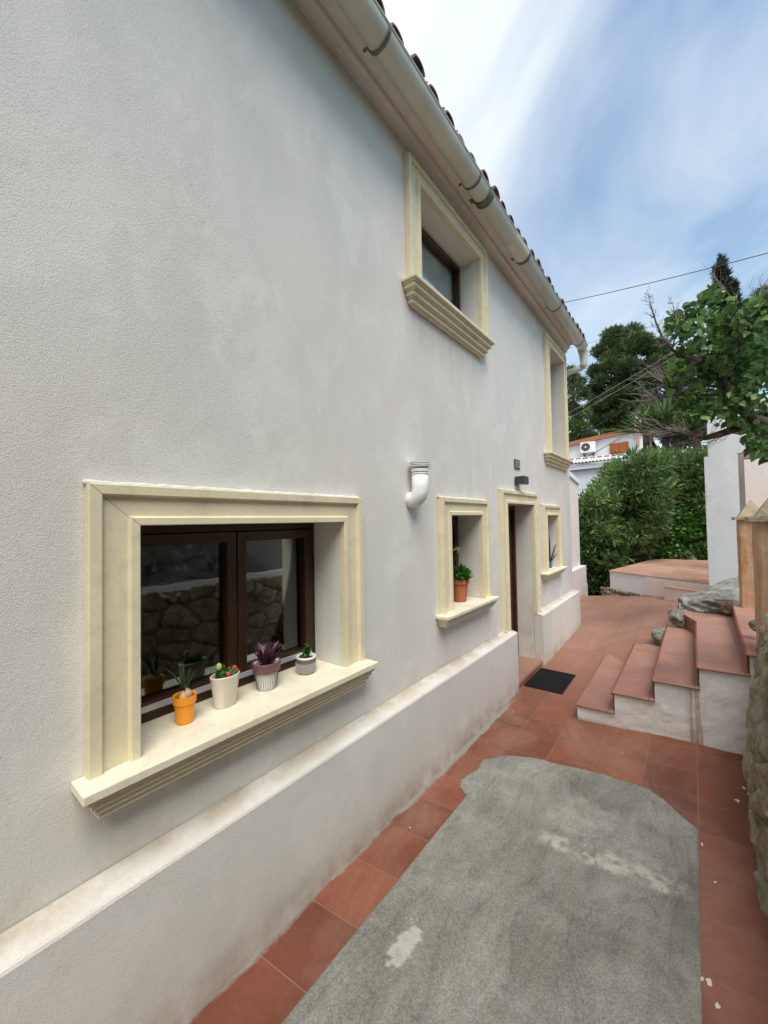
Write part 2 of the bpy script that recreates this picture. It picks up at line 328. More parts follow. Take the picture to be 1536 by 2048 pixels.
def rubblewall():
    m = rock('rubble_wall', (.19, .155, .10), (.36, .31, .225), (.52, .47, .38), .60, 7); t = m.node_tree; b = t.nodes['Principled BSDF']
    src = b.inputs['Base Color'].links[0].from_socket; p = pos(t)
    v = N(t, 'ShaderNodeAttribute', attribute_name='stone'); mo = N(t, 'ShaderNodeAttribute', attribute_name='mortar')
    c = mixc(t, .8, src, ramp(t, v.outputs['Fac'], [(0, (.70, .62, .50)), (.5, (1.0, .95, .85)), (1, (1.25, 1.22, 1.15))]), 'MULTIPLY')
    n_ = noise_n(t, p, 12, 7, .7)
    c = mixc(t, math_n(t, 'MULTIPLY', mo.outputs['Fac'], ramp(t, n_, [(.35, .5), (.6, 1)])), c, (.15, .125, .085))
    smear = noise_n(t, scaled(t, p, (1, 1, .6)), 3.2, 7, .7, .8)
    c = mixc(t, ramp(t, smear, [(.53, 0), (.60, .8)]), c, (.36, .35, .30))
    moss = noise_n(t, p, 5.5, 8, .75, .4)
    c = mixc(t, ramp(t, moss, [(.60, 0), (.68, .7)]), c, (.13, .13, .045))
    L(t, c, b.inputs['Base Color']); return m
M['rubblewall'] = rubblewall()
M['slab'] = rock('pale_rock_slab', (.10, .10, .085), (.26, .27, .24), (.42, .42, .40), .56, 3)
def base_stone():
    m, t, b = newmat('rubble_base'); p = pos(t)
    v = N(t, 'ShaderNodeTexVoronoi', feature='DISTANCE_TO_EDGE'); v.inputs['Scale'].default_value = 6.5; L(t, scaled(t, p, (1, 1, 1.7)), v.inputs['Vector'])
    v2 = N(t, 'ShaderNodeTexVoronoi'); v2.inputs['Scale'].default_value = 6.5; L(t, scaled(t, p, (1, 1, 1.7)), v2.inputs['Vector'])
    bw = N(t, 'ShaderNodeRGBToBW'); L(t, v2.outputs['Color'], bw.inputs[0])
    col = ramp(t, bw.outputs[0], [(.1, (.20, .14, .09)), (.5, (.30, .24, .17)), (.9, (.42, .36, .28))])
    col = mixc(t, ramp(t, v.outputs['Distance'], [(.02, 1), (.06, 0)]), col, (.09, .07, .05))
    col = mixc(t, .6, col, ramp(t, noise_n(t, p, 40, 6), [(.3, .6), (.7, 1.2)]), 'MULTIPLY')
    L(t, col, b.inputs['Base Color']); b.inputs['Roughness'].default_value = .95
    bump(t, b, ramp(t, v.outputs['Distance'], [(0, 0), (.12, 1)]), 1, .03); return m
M['basestone'] = base_stone()
def pillar_mat():
    m, t, b = newmat('stained_ochre_render'); p = pos(t)
    a = noise_n(t, scaled(t, p, (4, 4, .7)), 1.9, 7, .6, .8); c = noise_n(t, p, 16, 7, .7)
    col = ramp(t, a, [(.28, (.30, .17, .09)), (.42, (.45, .24, .11)), (.52, (.50, .32, .20)), (.70, (.55, .42, .32))])
    col = mixc(t, .7, col, ramp(t, c, [(.3, .72), (.65, 1.1)]), 'MULTIPLY')
    L(t, col, b.inputs['Base Color']); b.inputs['Roughness'].default_value = .9; bump(t, b, c, .5, .01); return m
M['pillar'] = pillar_mat()
M['pillarcap'] = rock('pale_sandstone', (.33, .25, .16), (.48, .39, .27), (.55, .48, .36), .72, 6)
def stairside():
    m = stucco('stained_whitewash', (.80, .79, .77), 1.1); t = m.node_tree; b = t.nodes['Principled BSDF']
    src = b.inputs['Base Color'].links[0].from_socket; p = pos(t)
    s = N(t, 'ShaderNodeSeparateXYZ'); L(t, p, s.inputs[0])
    drips = noise_n(t, scaled(t, p, (26, 1, 1.1)), 1, 5, .6)
    near = N(t, 'ShaderNodeMapRange'); near.interpolation_type = 'SMOOTHSTEP'
    d = math_n(t, 'ABSOLUTE', math_n(t, 'ADD', s.outputs['X'], .03)); L(t, d, near.inputs[0])
    near.inputs[1].default_value = .015; near.inputs[2].default_value = .075; near.inputs[3].default_value = 1; near.inputs[4].default_value = .0
    hz = N(t, 'ShaderNodeMapRange'); L(t, s.outputs['Z'], hz.inputs[0]); hz.inputs[1].default_value = .60; hz.inputs[2].default_value = .50
    near2 = math_n(t, 'MULTIPLY', near.outputs[0], hz.outputs[0])
    f = math_n(t, 'MULTIPLY', ramp(t, drips, [(.42, .05), (.60, 1)]), near2)
    c = mixc(t, f, src, (.30, .19, .12))
    grime = noise_n(t, p, 9, 8, .72, .6)
    c = mixc(t, ramp(t, grime, [(.56, 0), (.70, .45)]), c, (.40, .36, .29))
    low = N(t, 'ShaderNodeMapRange'); L(t, s.outputs['Z'], low.inputs[0]); low.inputs[1].default_value = .0; low.inputs[2].default_value = .05; low.inputs[3].default_value = .7; low.inputs[4].default_value = 0
    c = mixc(t, low.outputs[0], c, (.24, .19, .14))
    L(t, c, b.inputs['Base Color'])
    return m
M['stairside'] = stairside()

def leafmat(name, a, b_, c_, rough=.45, trans=.35):
    m, t, b = newmat(name); g = N(t, 'ShaderNodeNewGeometry')
    cl = ramp(t, g.outputs['Random Per Island'], [(0, a), (.5, b_), (1, c_)])
    big = noise_n(t, pos(t), 1.4, 3)
    cl = mixc(t, .7, cl, ramp(t, big, [(.35, .65), (.65, 1.25)]), 'MULTIPLY')
    L(t, cl, b.inputs['Base Color']); b.inputs['Roughness'].default_value = rough; spec(b, .4)
    tr = N(t, 'ShaderNodeBsdfTranslucent'); L(t, mixc(t, .5, cl, (1.0, 1.25, .5), 'MULTIPLY'), tr.inputs[0])
    o = [n for n in t.nodes if n.type == 'OUTPUT_MATERIAL'][0]
    ms = N(t, 'ShaderNodeMixShader'); ms.inputs[0].default_value = trans
    L(t, b.outputs[0], ms.inputs[1]); L(t, tr.outputs[0], ms.inputs[2]); L(t, ms.outputs[0], o.inputs[0]); return m
M['oleander'] = leafmat('oleander_leaves', (.055, .105, .038), (.105, .19, .062), (.26, .35, .11))
M['ivy'] = leafmat('ivy_leaves', (.04, .13, .025), (.10, .27, .05), (.25, .46, .12))
M['pine'] = leafmat('pine_needles', (.04, .075, .028), (.075, .125, .045), (.14, .19, .07), .6, .2)
M['bush'] = leafmat('bush_leaves', (.035, .07, .02), (.06, .11, .03), (.09, .16, .045))
M['cypress'] = leafmat('cypress_foliage', (.022, .034, .020), (.035, .050, .030), (.055, .072, .042), .7, .1)
M['bigleaf'] = leafmat('broad_leaves', (.035, .085, .028), (.085, .165, .045), (.22, .34, .12), .36, .35)
M['yucca'] = leafmat('yucca_blades', (.05, .11, .045), (.10, .19, .07), (.24, .32, .15), .5, .2)
M['onionleaf'] = leafmat('onion_leaves', (.02, .08, .03), (.03, .12, .035), (.06, .17, .05))
M['succulent'] = leafmat('succulent_leaves', (.03, .10, .02), (.06, .17, .03), (.12, .26, .06), .35, .15)
M['purpleleaf'] = leafmat('purple_leaves', (.06, .015, .03), (.12, .03, .06), (.22, .09, .12), .4, .2)
M['darkblade'] = simple('dark_agave_blade', (.02, .025, .025), .5)
M['pinkbud'] = simple('pink_buds', (.65, .03, .09), .5, .2, 30)
M['greenbud'] = simple('pale_green_bud', (.38, .42, .14), .5, .2, 30)
M['yellowleaf'] = simple('yellow_green_sprig', (.42, .46, .10), .5, .2, 30)

# ------------------------------------------------------------------ mesh helpers
ORG = {}
def tag(o, label=None, cat=None, group=None, kind=None):
    for k, v in (('label', label), ('category', cat), ('group', group), ('kind', kind)):
        if v: o[k] = v
    return o
def thing(name, loc, label, cat, group=None):
    o = bpy.data.objects.new(name, None); COL.objects.link(o); o.location = (loc[0], loc[1], loc[2]+H); o.empty_display_size = .1
    ORG[o.name] = Vector(loc); return tag(o, label, cat, group)
class MB:
    def __init__(s): s.v = []; s.f = []; s.n = 0
    def add(s, V, F):
        V = np.asarray(V, float); s.v.append(V); s.f += [tuple(int(i)+s.n for i in f) for f in F]; s.n += len(V); return s
    def box(s, x0, x1, y0, y1, z0, z1):
        V = [(x, y, z) for z in (z0, z1) for y in (y0, y1) for x in (x0, x1)]
        return s.add(V, [(0, 2, 3, 1), (4, 5, 7, 6), (0, 1, 5, 4), (2, 6, 7, 3), (0, 4, 6, 2), (1, 3, 7, 5)])
    def lathe(s, prof, c, n=32, sx=1, sy=1, rot=0):
        V = []; F = []; k = len(prof)
        for i in range(n):
            a = 2*math.pi*i/n
            for r, z in prof:
                x = r*math.cos(a)*sx; y = r*math.sin(a)*sy
                V.append((c[0]+x*math.cos(rot)-y*math.sin(rot), c[1]+x*math.sin(rot)+y*math.cos(rot), c[2]+z))
        for i in range(n):
            j = (i+1) % n
            for q in range(k-1): F.append((i*k+q, j*k+q, j*k+q+1, i*k+q+1))
        return s.add(V, F)
    def tube(s, pts, rad, n=8, cap=True):
        pts = [Vector(p) for p in pts]; m = len(pts)
        if not hasattr(rad, '__len__'): rad = [rad]*m
        V = []; F = []; ref = Vector((0, 0, 1)); prev = None
        for i, p in enumerate(pts):
            d = (pts[min(i+1, m-1)]-pts[max(i-1, 0)]).normalized()
            if prev is None:
                a = d.cross(ref)
                if a.length < .05: a = d.cross(Vector((1, 0, 0)))
            else: a = prev - d*prev.dot(d)
            a.normalize(); prev = a; b = d.cross(a)
            for k in range(n):
                t = 2*math.pi*k/n; V.append(p+(a*math.cos(t)+b*math.sin(t))*rad[i])
        for i in range(m-1):
            for k in range(n):
                k2 = (k+1) % n; F.append((i*n+k, i*n+k2, (i+1)*n+k2, (i+1)*n+k))
        if cap: F.append(tuple(range(n-1, -1, -1))); F.append(tuple((m-1)*n+k for k in range(n)))
        return s.add([tuple(v) for v in V], F)
    def extrude_y(s, prof, y0, y1, closed=True):
        k = len(prof); V = [(x, y0, z) for x, z in prof]+[(x, y1, z) for x, z in prof]
        F = [(i, (i+1) % k, (i+1) % k+k, i+k) for i in range(k if closed else k-1)]
        if closed: F += [tuple(range(k-1, -1, -1)), tuple(range(k, 2*k))]
        return s.add(V, F)
    def prism(s, poly, z0, z1):
        k = len(poly); V = [(x, y, z0) for x, y in poly]+[(x, y, z1) for x, y in poly]
        return s.add(V, [(i, (i+1) % k, (i+1) % k+k, i+k) for i in range(k)]+[tuple(range(k-1, -1, -1)), tuple(range(k, 2*k))])
def build(name, mb, mat, parent=None, smooth=False, bevel=0, fix=True, base=None):
    V = np.concatenate(mb.v)
    if parent is not None: o = ORG[parent.name]
    else:
        mn_, mx_ = V.min(0), V.max(0); o = Vector(((mn_[0]+mx_[0])/2, (mn_[1]+mx_[1])/2, mn_[2])) if base is None else Vector(base)
    V = V-np.array(o)
    me = bpy.data.meshes.new(name); me.from_pydata(V.tolist(), [], mb.f); me.materials.append(M[mat] if isinstance(mat, str) else mat)
    if fix:
        bm = bmesh.new(); bm.from_mesh(me); bmesh.ops.recalc_face_normals(bm, faces=bm.faces); bm.to_mesh(me); bm.free()
    if smooth: me.polygons.foreach_set('use_smooth', [True]*len(me.polygons))
    ob = bpy.data.objects.new(name, me); COL.objects.link(ob)
    if parent is not None: ob.parent = parent
    else: ob.location = (o[0], o[1], o[2]+H)
    ORG[ob.name] = Vector(o)
    if bevel:
        b = ob.modifiers.new('bevel', 'BEVEL'); b.width = bevel; b.segments = 2; b.limit_method = 'ANGLE'; b.angle_limit = R(40)
    return ob
def vnoise(P, scale, octs=4, seed=0, rough=.5):
    # smooth value noise on an Nx3 array
    out = np.zeros(len(P)); amp = 1; tot = 0; f = scale
    for o in range(octs):
        Q = P*f+seed*17.3+o*7.7; i = np.floor(Q).astype(np.int64); u = Q-i; u = u*u*(3-2*u)
        def h(a, b, c):
            k = (a*374761393+b*668265263+c*2147483647+seed*974711) & 0xffffffff
            k = ((k ^ (k >> 13))*1274126177) & 0xffffffff; return ((k ^ (k >> 16)) & 0xffff)/65535.
        r = 0
        for a in (0, 1):
            for b in (0, 1):
                for c in (0, 1):
                    w = (u[:, 0] if a else 1-u[:, 0])*(u[:, 1] if b else 1-u[:, 1])*(u[:, 2] if c else 1-u[:, 2])
                    r = r+w*h(i[:, 0]+a, i[:, 1]+b, i[:, 2]+c)
        out += (r-.5)*2*amp; tot += amp; amp *= rough; f *= 2.03
    return out/tot
def grid_mesh(name, fn, nu, nv, mat, parent=None, smooth=True, **kw):
    u, v = np.meshgrid(np.linspace(0, 1, nu), np.linspace(0, 1, nv), indexing='ij')
    V = fn(u.ravel(), v.ravel()); mb = MB()
    F = [(i*nv+j, (i+1)*nv+j, (i+1)*nv+j+1, i*nv+j+1) for i in range(nu-1) for j in range(nv-1)]
    mb.add(V, F); return build(name, mb, mat, parent, smooth, fix=False, **kw)
def hull_rock(name, pts, mat, parent=None, voxel=.025, disp=.05, size=.35, smooth=4, seed=1, strata=0.):
    bm = bmesh.new()
    for p in pts: bm.verts.new(p)
    r = bmesh.ops.convex_hull(bm, input=bm.verts)
    bmesh.ops.delete(bm, geom=list({g for g in r['geom_interior']+r['geom_unused'] if isinstance(g, bmesh.types.BMVert)}), context='VERTS')
    me0 = bpy.data.meshes.new('tmp'); bm.to_mesh(me0); bm.free()
    tmp = bpy.data.objects.new('tmp', me0); COL.objects.link(tmp)
    a = tmp.modifiers.new('r', 'REMESH'); a.mode = 'VOXEL'; a.voxel_size = voxel
    b = tmp.modifiers.new('s', 'SMOOTH'); b.iterations = smooth; b.factor = .5
    dg = bpy.context.evaluated_depsgraph_get(); ev = tmp.evaluated_get(dg); me = ev.to_mesh()
    V = np.array([v.co[:] for v in me.vertices]); Nn = np.array([v.normal[:] for v in me.vertices]); Fc = [tuple(p.vertices) for p in me.polygons]
    ev.to_mesh_clear(); bpy.data.objects.remove(tmp); bpy.data.meshes.remove(me0)
    d = vnoise(V, 1/size, 3, seed)*disp + vnoise(V*np.array([1, 1, 2.2]), 3/size, 3, seed+5)*disp*.35 + vnoise(V, 12/size, 2, seed+9)*disp*.12
    if strata:
        q = V[:, 2]*.85-V[:, 1]*.25+V[:, 0]*.12+vnoise(V, 2.5, 3, seed+3)*.05; w = (q/.055)-np.floor(q/.055); d = d+(np.abs(w-.5)**.5-.45)*strata
    cr_ = vnoise(V, 2.2/size, 2, seed+21); d = d-np.clip(.045-np.abs(cr_), 0, .045)*.55
    mb = MB(); mb.add(V+Nn*d[:, None], Fc)
    return build(name, mb, mat, parent, True, fix=False)

def leaves(name, C, size, mat, parent=None, shape='lance', aspect=.16, droop=0, dirs=None, flat=0, up=.2, **kw):
    """C: Nx3 leaf base points -> one leaf-shaped mesh island each"""
    n = len(C)
    d = rng.normal(size=(n, 3)) if dirs is None else dirs+rng.normal(size=(n, 3))*.45
    d[:, 2] += up; d[:, 2] *= (1-flat)
    d /= np.linalg.norm(d, axis=1)[:, None]
    r = rng.normal(size=(n, 3)); s = np.cross(d, r); s /= np.linalg.norm(s, axis=1)[:, None]+1e-9
    nn = np.cross(d, s)
    sz = size*rng.uniform(.5, 1.3, n)[:, None]; w = sz*aspect
    if shape == 'lance':
        V = np.stack([C, C+d*sz*.5+s*w-nn*w*.3, C+d*sz-np.array([0, 0, 1])*droop*sz, C+d*sz*.5-s*w-nn*w*.3], 1); k = 4
        F = [(0, 1, 2, 3)]
    elif shape == 'needle':
        V = np.stack([C-s*w, C+d*sz, C+s*w], 1); k = 3; F = [(0, 1, 2)]
    elif shape == 'heart':
        V = np.stack([C, C+d*sz*.02+s*w*.7, C+d*sz*.35+s*w*1.05+nn*w*.25, C+d*sz*.75+s*w*.55+nn*w*.15, C+d*sz-np.array([0, 0, 1])*droop*sz,
                      C+d*sz*.75-s*w*.55+nn*w*.15, C+d*sz*.35-s*w*1.05+nn*w*.25, C+d*sz*.02-s*w*.7, C+d*sz*.45-nn*w*.12], 1); k = 9
        F = [(0, 1, 2, 8), (8, 2, 3, 4), (8, 4, 5, 6), (0, 8, 6, 7)]
    V = V.reshape(-1, 3); base = np.arange(n)*k
    mb = MB(); mb.v.append(V); mb.n = len(V)
    mb.f = [tuple(b+i for i in f) for b in base.tolist() for f in F]
    return build(name, mb, mat, parent, shape == 'heart', fix=False, **kw)
def blob_pts(c, r, n, shell=.55):
    d = rng.normal(size=(n, 3)); d /= np.linalg.norm(d, axis=1)[:, None]
    q = rng.uniform(shell, 1, n)**.6
    return np.array(c)+d*q[:, None]*np.array(r), d

# ------------------------------------------------------------------ ground
def path_z(x, y):
    ys = [-6, 3.6, 5.0, 5.4, 5.75, 7.0, 9.2, 9.6]; xs = [-2.4, -1.8, -1.49, -1.1, -.86, -.57, -.28, .3]
    T = [[-1.8]*8, [-1.8]*8, [-1.8, -1.8, -1.8, -1.79, -1.725, -1.68, -1.6, -1.6], [-1.80, -1.80, -1.80, -1.765, -1.660, -1.58, -1.52, -1.47],
         [-1.79, -1.79, -1.785, -1.74, -1.645, -1.50, -1.475, -1.47], [-1.765, -1.76, -1.755, -1.67, -1.60, -1.49, -1.45, -1.43],
         [-1.66, -1.645, -1.61, -1.55, -1.50, -1.455, -1.45, -1.44], [-1.66, -1.645, -1.61, -1.55, -1.5, -1.46, -1.45, -1.44]]
    T = np.array(T); xi = np.interp(x, xs, range(8)); yi = np.interp(y, ys, range(8))
    i = np.clip(np.floor(yi).astype(int), 0, 6); j = np.clip(np.floor(xi).astype(int), 0, 6); a = yi-i; b = xi-j
    return T[i, j]*(1-a)*(1-b)+T[i+1, j]*a*(1-b)+T[i, j+1]*(1-a)*b+T[i+1, j+1]*a*b
def pathfn(u, v):
    x = -1.62+u*2.0; y = -5+v*14.25
    x = np.where(y > 7.1, -2.0+u*2.38, x)
    z = path_z(x, y); V = np.stack([x, y, z], 1)
    z = z+vnoise(V, 1.4, 2, 3)*.004*np.clip(y-3, 0, 1); V[:, 2] = z; return V
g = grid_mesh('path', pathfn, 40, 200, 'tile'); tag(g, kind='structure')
# far ground: reaches the horizon, dropping behind the terrace edge
def groundfn(u, v):
    a = u*2*math.pi; r = 1.2+v**3*900
    x = r*np.cos(a); y = r*np.sin(a)+2
    z = np.full_like(x, -2.9)
    # the hillside on the right and behind
    z = z+np.clip((x-1.2)/6, 0, 1)**1.0*np.clip((10-y)/6, 0, 1)*4.0
    return np.stack([x, y, z], 1)
g = grid_mesh('ground', groundfn, 97, 60, 'dirt'); tag(g, kind='structure')

# concrete patch with a broken edge
def patch():
    poly = [(-1.2245, -4), (-1.2245, .9), (-1.2245, 2.37), (-1.30, 2.42), (-1.325, 2.50), (-1.285, 2.64), (-1.285, 2.80), (-1.20, 2.94), (-1.02, 3.03), (-.57, 3.13), (-.27, 3.13), (-.20, 3.09), (-.028, 2.90), (-.028, -4)]
    st = .010; xs = np.arange(-1.36, -.01, st); ys = np.arange(-1.2, 3.15, st)
    X, Y = np.meshgrid(xs, ys, indexing='ij'); P0 = np.stack([X.ravel(), Y.ravel(), np.zeros(X.size)], 1)
    jx = vnoise(P0, 9, 4, 11)*.022*np.clip((Y.ravel()-2.25)/.2, 0, 1)*np.clip((-.12-X.ravel())/.1, 0, 1); jy = vnoise(P0, 9, 4, 12)*.022
    x = P0[:, 0]+jx; y = P0[:, 1]+jy; inside = np.zeros(len(x), bool); n = len(poly)
    for i in range(n):
        x1, y1 = poly[i]; x2, y2 = poly[(i+1) % n]
        c = ((y1 > y) != (y2 > y)); c &= x < (x2-x1)*(y-y1)/((y2-y1) if y2 != y1 else 1e-9)+x1; inside ^= c
    # low ridge running across
    a, b = PZ(1075, 1685, -1.8), PZ(1385, 1800, -1.8); d = (b-a)[:2]; Ld = np.hypot(*d); d = d/Ld
    q = P0[:, :2]-a[:2]; s = q@d; tt = q@np.array([-d[1], d[0]])
    tt = tt+vnoise(P0, 8, 5, 21, .6)*.06
    w = np.clip(np.minimum(s, Ld-s)/.12+.1, 0, 1)
    step = 1/(1+np.exp(-np.clip(tt/.006, -30, 30)))
    ridge = w*step*np.exp(-np.clip(tt, 0, 1)/.07)
    z = -1.789+vnoise(P0, 3, 5, 5)*.006+ridge*.020+vnoise(P0, 25, 3, 6)*.0012
    skim = np.clip(ridge*1.6*(vnoise(P0, 14, 5, 22, .65)*3.0+.55), 0, .7)
    c0 = PZ(812, 1900, -1.8); e = np.hypot((P0[:, 0]-c0[0])/.055, (P0[:, 1]-c0[1])/.085)+vnoise(P0, 22, 5, 31)*1.1
    skim = np.maximum(skim, np.clip((1.0-e)*5, 0, .75))
    c1 = PZ(1180, 1640, -1.8)
    e = np.hypot((P0[:, 0]-c1[0])/.22, (P0[:, 1]-c1[1])/.14)+vnoise(P0, 7, 6, 32)*1.2
    skim = np.maximum(skim, np.clip((.9-e)*1.2, 0, .22))
    z = np.where(inside, z, z)
    V = P0.copy(); V[:, 2] = z; V[:, 0] = P0[:, 0]
    nv = len(ys); I = inside.reshape(X.shape); F = []
    ok = I[:-1, :-1] & I[1:, :-1] & I[1:, 1:] & I[:-1, 1:]
    ii, jj = np.nonzero(ok); k = ii*nv+jj
    F = np.stack([k, k+nv, k+nv+1, k+1], 1)
    used = np.unique(F); mp_ = -np.ones(len(V), int); mp_[used] = np.arange(len(used))
    edge = np.zeros(len(V)); cnt = np.bincount(F.ravel(), minlength=len(V)); V[:, 2] = np.where(cnt < 4, -1.7975, V[:, 2])
    mb = MB(); mb.v.append(V[used]); mb.n = len(used); mb.f = [tuple(f) for f in mp_[F].tolist()]
    o = build('concrete_patch', mb, 'concrete', None, True, fix=False)
    at = o.data.attributes.new('skim', 'FLOAT', 'POINT'); at.data.foreach_set('value', skim[used].astype(np.float32))
    tag(o, kind='structure')
patch()
# dried plaster splashes on the tiles
def splashes():
    mb = MB()
    for px, py, r in ((1372, 1517, .011), (1317, 1487, .009), (1289, 1588, .006), (1383, 1527, .004), (820, 1654, .004), (1026, 1423, .004), (1430, 1763, .006), (1404, 1686, .006),
                      (1402, 1956, .009), (1418, 1962, .010), (1435, 2010, .011), (1500, 1588, .018), (1475, 1600, .015), (1488, 1575, .010), (1405, 1690, .005), (1245, 1505, .004)):
        c = PZ(px, py, -1.7955); n = 12
        rr = [r*random.uniform(.55, 1.25) for _ in range(n)]
        V = [(c[0], c[1], c[2]+.0012)]+[(c[0]+math.cos(2*math.pi*i/n)*rr[i], c[1]+math.sin(2*math.pi*i/n)*rr[i]*1.5, c[2]-.003) for i in range(n)]
        mb.add(V, [(0, i+1, (i+1) % n+1) for i in range(n)])
    o = build('plaster_splashes', mb, 'ivory', None, True); tag(o, 'dried pale plaster splashes scattered on the red paving tiles', 'plaster splashes', kind='stuff')
splashes()

# ------------------------------------------------------------------ the house
HX = -1.6
house = thing('house', (-1.6, 2, -1.8), 'long white stuccoed two storey house with cream window mouldings along the path', 'house')
# openings: y0, y1, z0, z1
OP = dict(big=(.565, 1.612, -.83, .004), w2=(2.875, 3.475, -.75, .047), door=(4.13, 5.02, -1.8, .178), w3=(5.58, 6.12, -.73, .050),
          u=(2.50, 3.585, 1.75, 2.57), v=(5.92, 6.72, .90, 2.51))
BACK = -1.84
def facade():
    mb = MB(); y0, y1, z0, z1 = -5, 7.05, -1.9, 2.90
    ys = sorted({y0, y1, *[o[0] for o in OP.values()], *[o[1] for o in OP.values()]})
    zs = sorted({z0, z1, *[o[2] for o in OP.values()], *[o[3] for o in OP.values()]})
    for a, b in zip(ys, ys[1:]):
        for c, d in zip(zs, zs[1:]):
            my, mz = (a+b)/2, (c+d)/2
            if any(o[0] < my < o[1] and o[2] < mz < o[3] for o in OP.values()): continue
            mb.add([(HX, a, c), (HX, b, c), (HX, b, d), (HX, a, d)], [(0, 1, 2, 3)])
    for o in OP.values():
        a, b, c, d = o
        for q in ([(a, c), (a, d)], [(b, c), (b, d)], [(a, d), (b, d)], [(a, c), (b, c)]):
            (p0, p1), (p2, p3) = q
            mb.add([(HX, p0, p1), (HX, p2, p3), (BACK, p2, p3), (BACK, p0, p1)], [(0, 1, 2, 3)])
    # inner face, end walls, back and ceiling
    for x in (BACK,):
        for a, b in zip(ys, ys[1:]):
            for c, d in zip(zs, zs[1:]):
                my, mz = (a+b)/2, (c+d)/2
                if any(o[0] < my < o[1] and o[2] < mz < o[3] for o in OP.values()): continue
                mb.add([(x, a, c), (x, b, c), (x, b, d), (x, a, d)], [(0, 1, 2, 3)])
    mb.add([(HX, y1, z0), (-6, y1, z0), (-6, y1, z1+1), (-3.8, y1, z1+1.0), (HX, y1, z1)], [(0, 1, 2, 3, 4)])
    mb.add([(HX, y0, z0), (-6, y0, z0), (-6, y0, z1+1), (-3.8, y0, z1+1.0), (HX, y0, z1)], [(0, 1, 2, 3, 4)])
    mb.add([(-6, y0, z0), (-6, y1, z0), (-6, y1, z1+1), (-6, y0, z1+1)], [(0, 1, 2, 3)])
    return build('wall', mb, 'facade', house, fix=False)
facade()
mb = MB()
for z in (-1.89, .75, 2.88): mb.box(-5.95, BACK-.02, -4.9, 7.0, z, z+.01)
mb.box(-3.62, -3.60, -4.9, 7.0, -1.8, 2.85)
build('interior_rooms', mb, 'interior', house)
# plinth: two lengths either side of the door
PLX = -1.49
def plinth(y0, y1):
    mb = MB(); prof = [(HX+.004, -1.86), (PLX, -1.86), (PLX, -1.199), (PLX-.004, -1.190), (PLX-.012, -1.184), (HX+.03, -1.172), (HX+.004, -1.160)]
    n = max(2, int((y1-y0)/.05)); V = []; k = len(prof)
    for i in range(n+1):
        y = y0+(y1-y0)*i/n
        for x, z in prof:
            w = mn.noise(Vector((x*4, y*2.1, z*3)))*.004
            V.append((x+(w if x > HX+.01 else 0), y, z+(w if z > -1.5 else 0)))
    F = [(i*k+j, i*k+(j+1) % k, (i+1)*k+(j+1) % k, (i+1)*k+j) for i in range(n) for j in range(k)]+[tuple(range(k-1, -1, -1)), tuple(n*k+j for j in range(k))]
    mb.add(V, F); build('plinth', mb, 'plinth', house)
plinth(-5, 4.13); plinth(5.02, 7.03)

def surround(name, o, legs_to, parent, fw=.155, top=True):
    a, b, c, d = o
    prof = [(0, .002), (0, .046), (.003, .049), (.036, .049), (.040, .045), (.041, .034), (.044, .031), (.118, .031), (.121, .034), (.122, .042), (.126, .046), (.152, .046), (fw, .043), (fw, .002)]
    # path of the outer corner: left foot, left top, right top, right foot ; offset goes inward
    stations = [((a-fw, legs_to), (1, 0)), ((a-fw, d+fw-.012), (1, -1)), ((b+fw, d+fw-.012), (-1, -1)), ((b+fw, legs_to), (-1, 0))]
    k = len(prof); mb = MB(); gp = .0011
    for q in range(3):
        V = []
        for w_, ((y, z), (sy, sz)) in enumerate(stations[q:q+2]):
            for off, pr in prof:
                yy = y+sy*off; zz = z+sz*off*((fw-.012)/fw) if sz else z
                if q == 0 and w_ == 1: zz -= gp
                if q == 1: yy += gp if w_ == 0 else -gp
                if q == 2 and w_ == 0: zz -= gp
                V.append((HX+pr, yy, zz))
        mb.add(V, [(j, (j+1) % k, (j+1) % k+k, j+k) for j in range(k)]+[tuple(range(k-1, -1, -1)), tuple(k+j for j in range(k))])
    bd = MB(); zt = d+fw-.012; n = 60; yy = [a-fw-.004+(b-a+2*fw+.008)*i/n for i in range(n+1)]
    bd.tube([(HX+.010+.004*mn.noise(Vector((y*19, zt, 1))), y, zt+.003+.005*mn.noise(Vector((y*31, zt, 5)))) for y in yy], [.010+.006*mn.noise(Vector((y*23, zt, 9))) for y in yy], 7)
    build('render_lip', bd, 'stucco', parent, True)
    return build(name, mb, 'cream', parent)
def sill(y0, y1, ztop, oy0, oy1, parent, depth=.13, slab=.045, steps=3, sh=.026, inset=.022):
    mb = MB(); z = ztop-slab
    for i in range(steps):
        ins = inset*(i+1)+.004
        mb.box(HX+.002, HX+depth-ins, y0+ins, y1-ins, z-sh, z-.0005)
        mb.box(HX+.002, HX+depth-ins-.008, y0+ins+.008, y1-ins-.008, z-sh-.005, z-sh+.001)
        z -= sh+.005
    build('moulding', mb, 'cream', parent, bevel=.004)
    mb = MB(); mb.prism([(HX+depth, y0), (HX+depth, y1), (HX+.002, y1), (HX+.002, oy1-.001), (BACK+.01, oy1-.001), (BACK+.01, oy0+.001), (HX+.002, oy0+.001), (HX+.002, y0)], ztop-slab, ztop)
    return build('sill', mb, 'cream_sill', parent, bevel=.004)
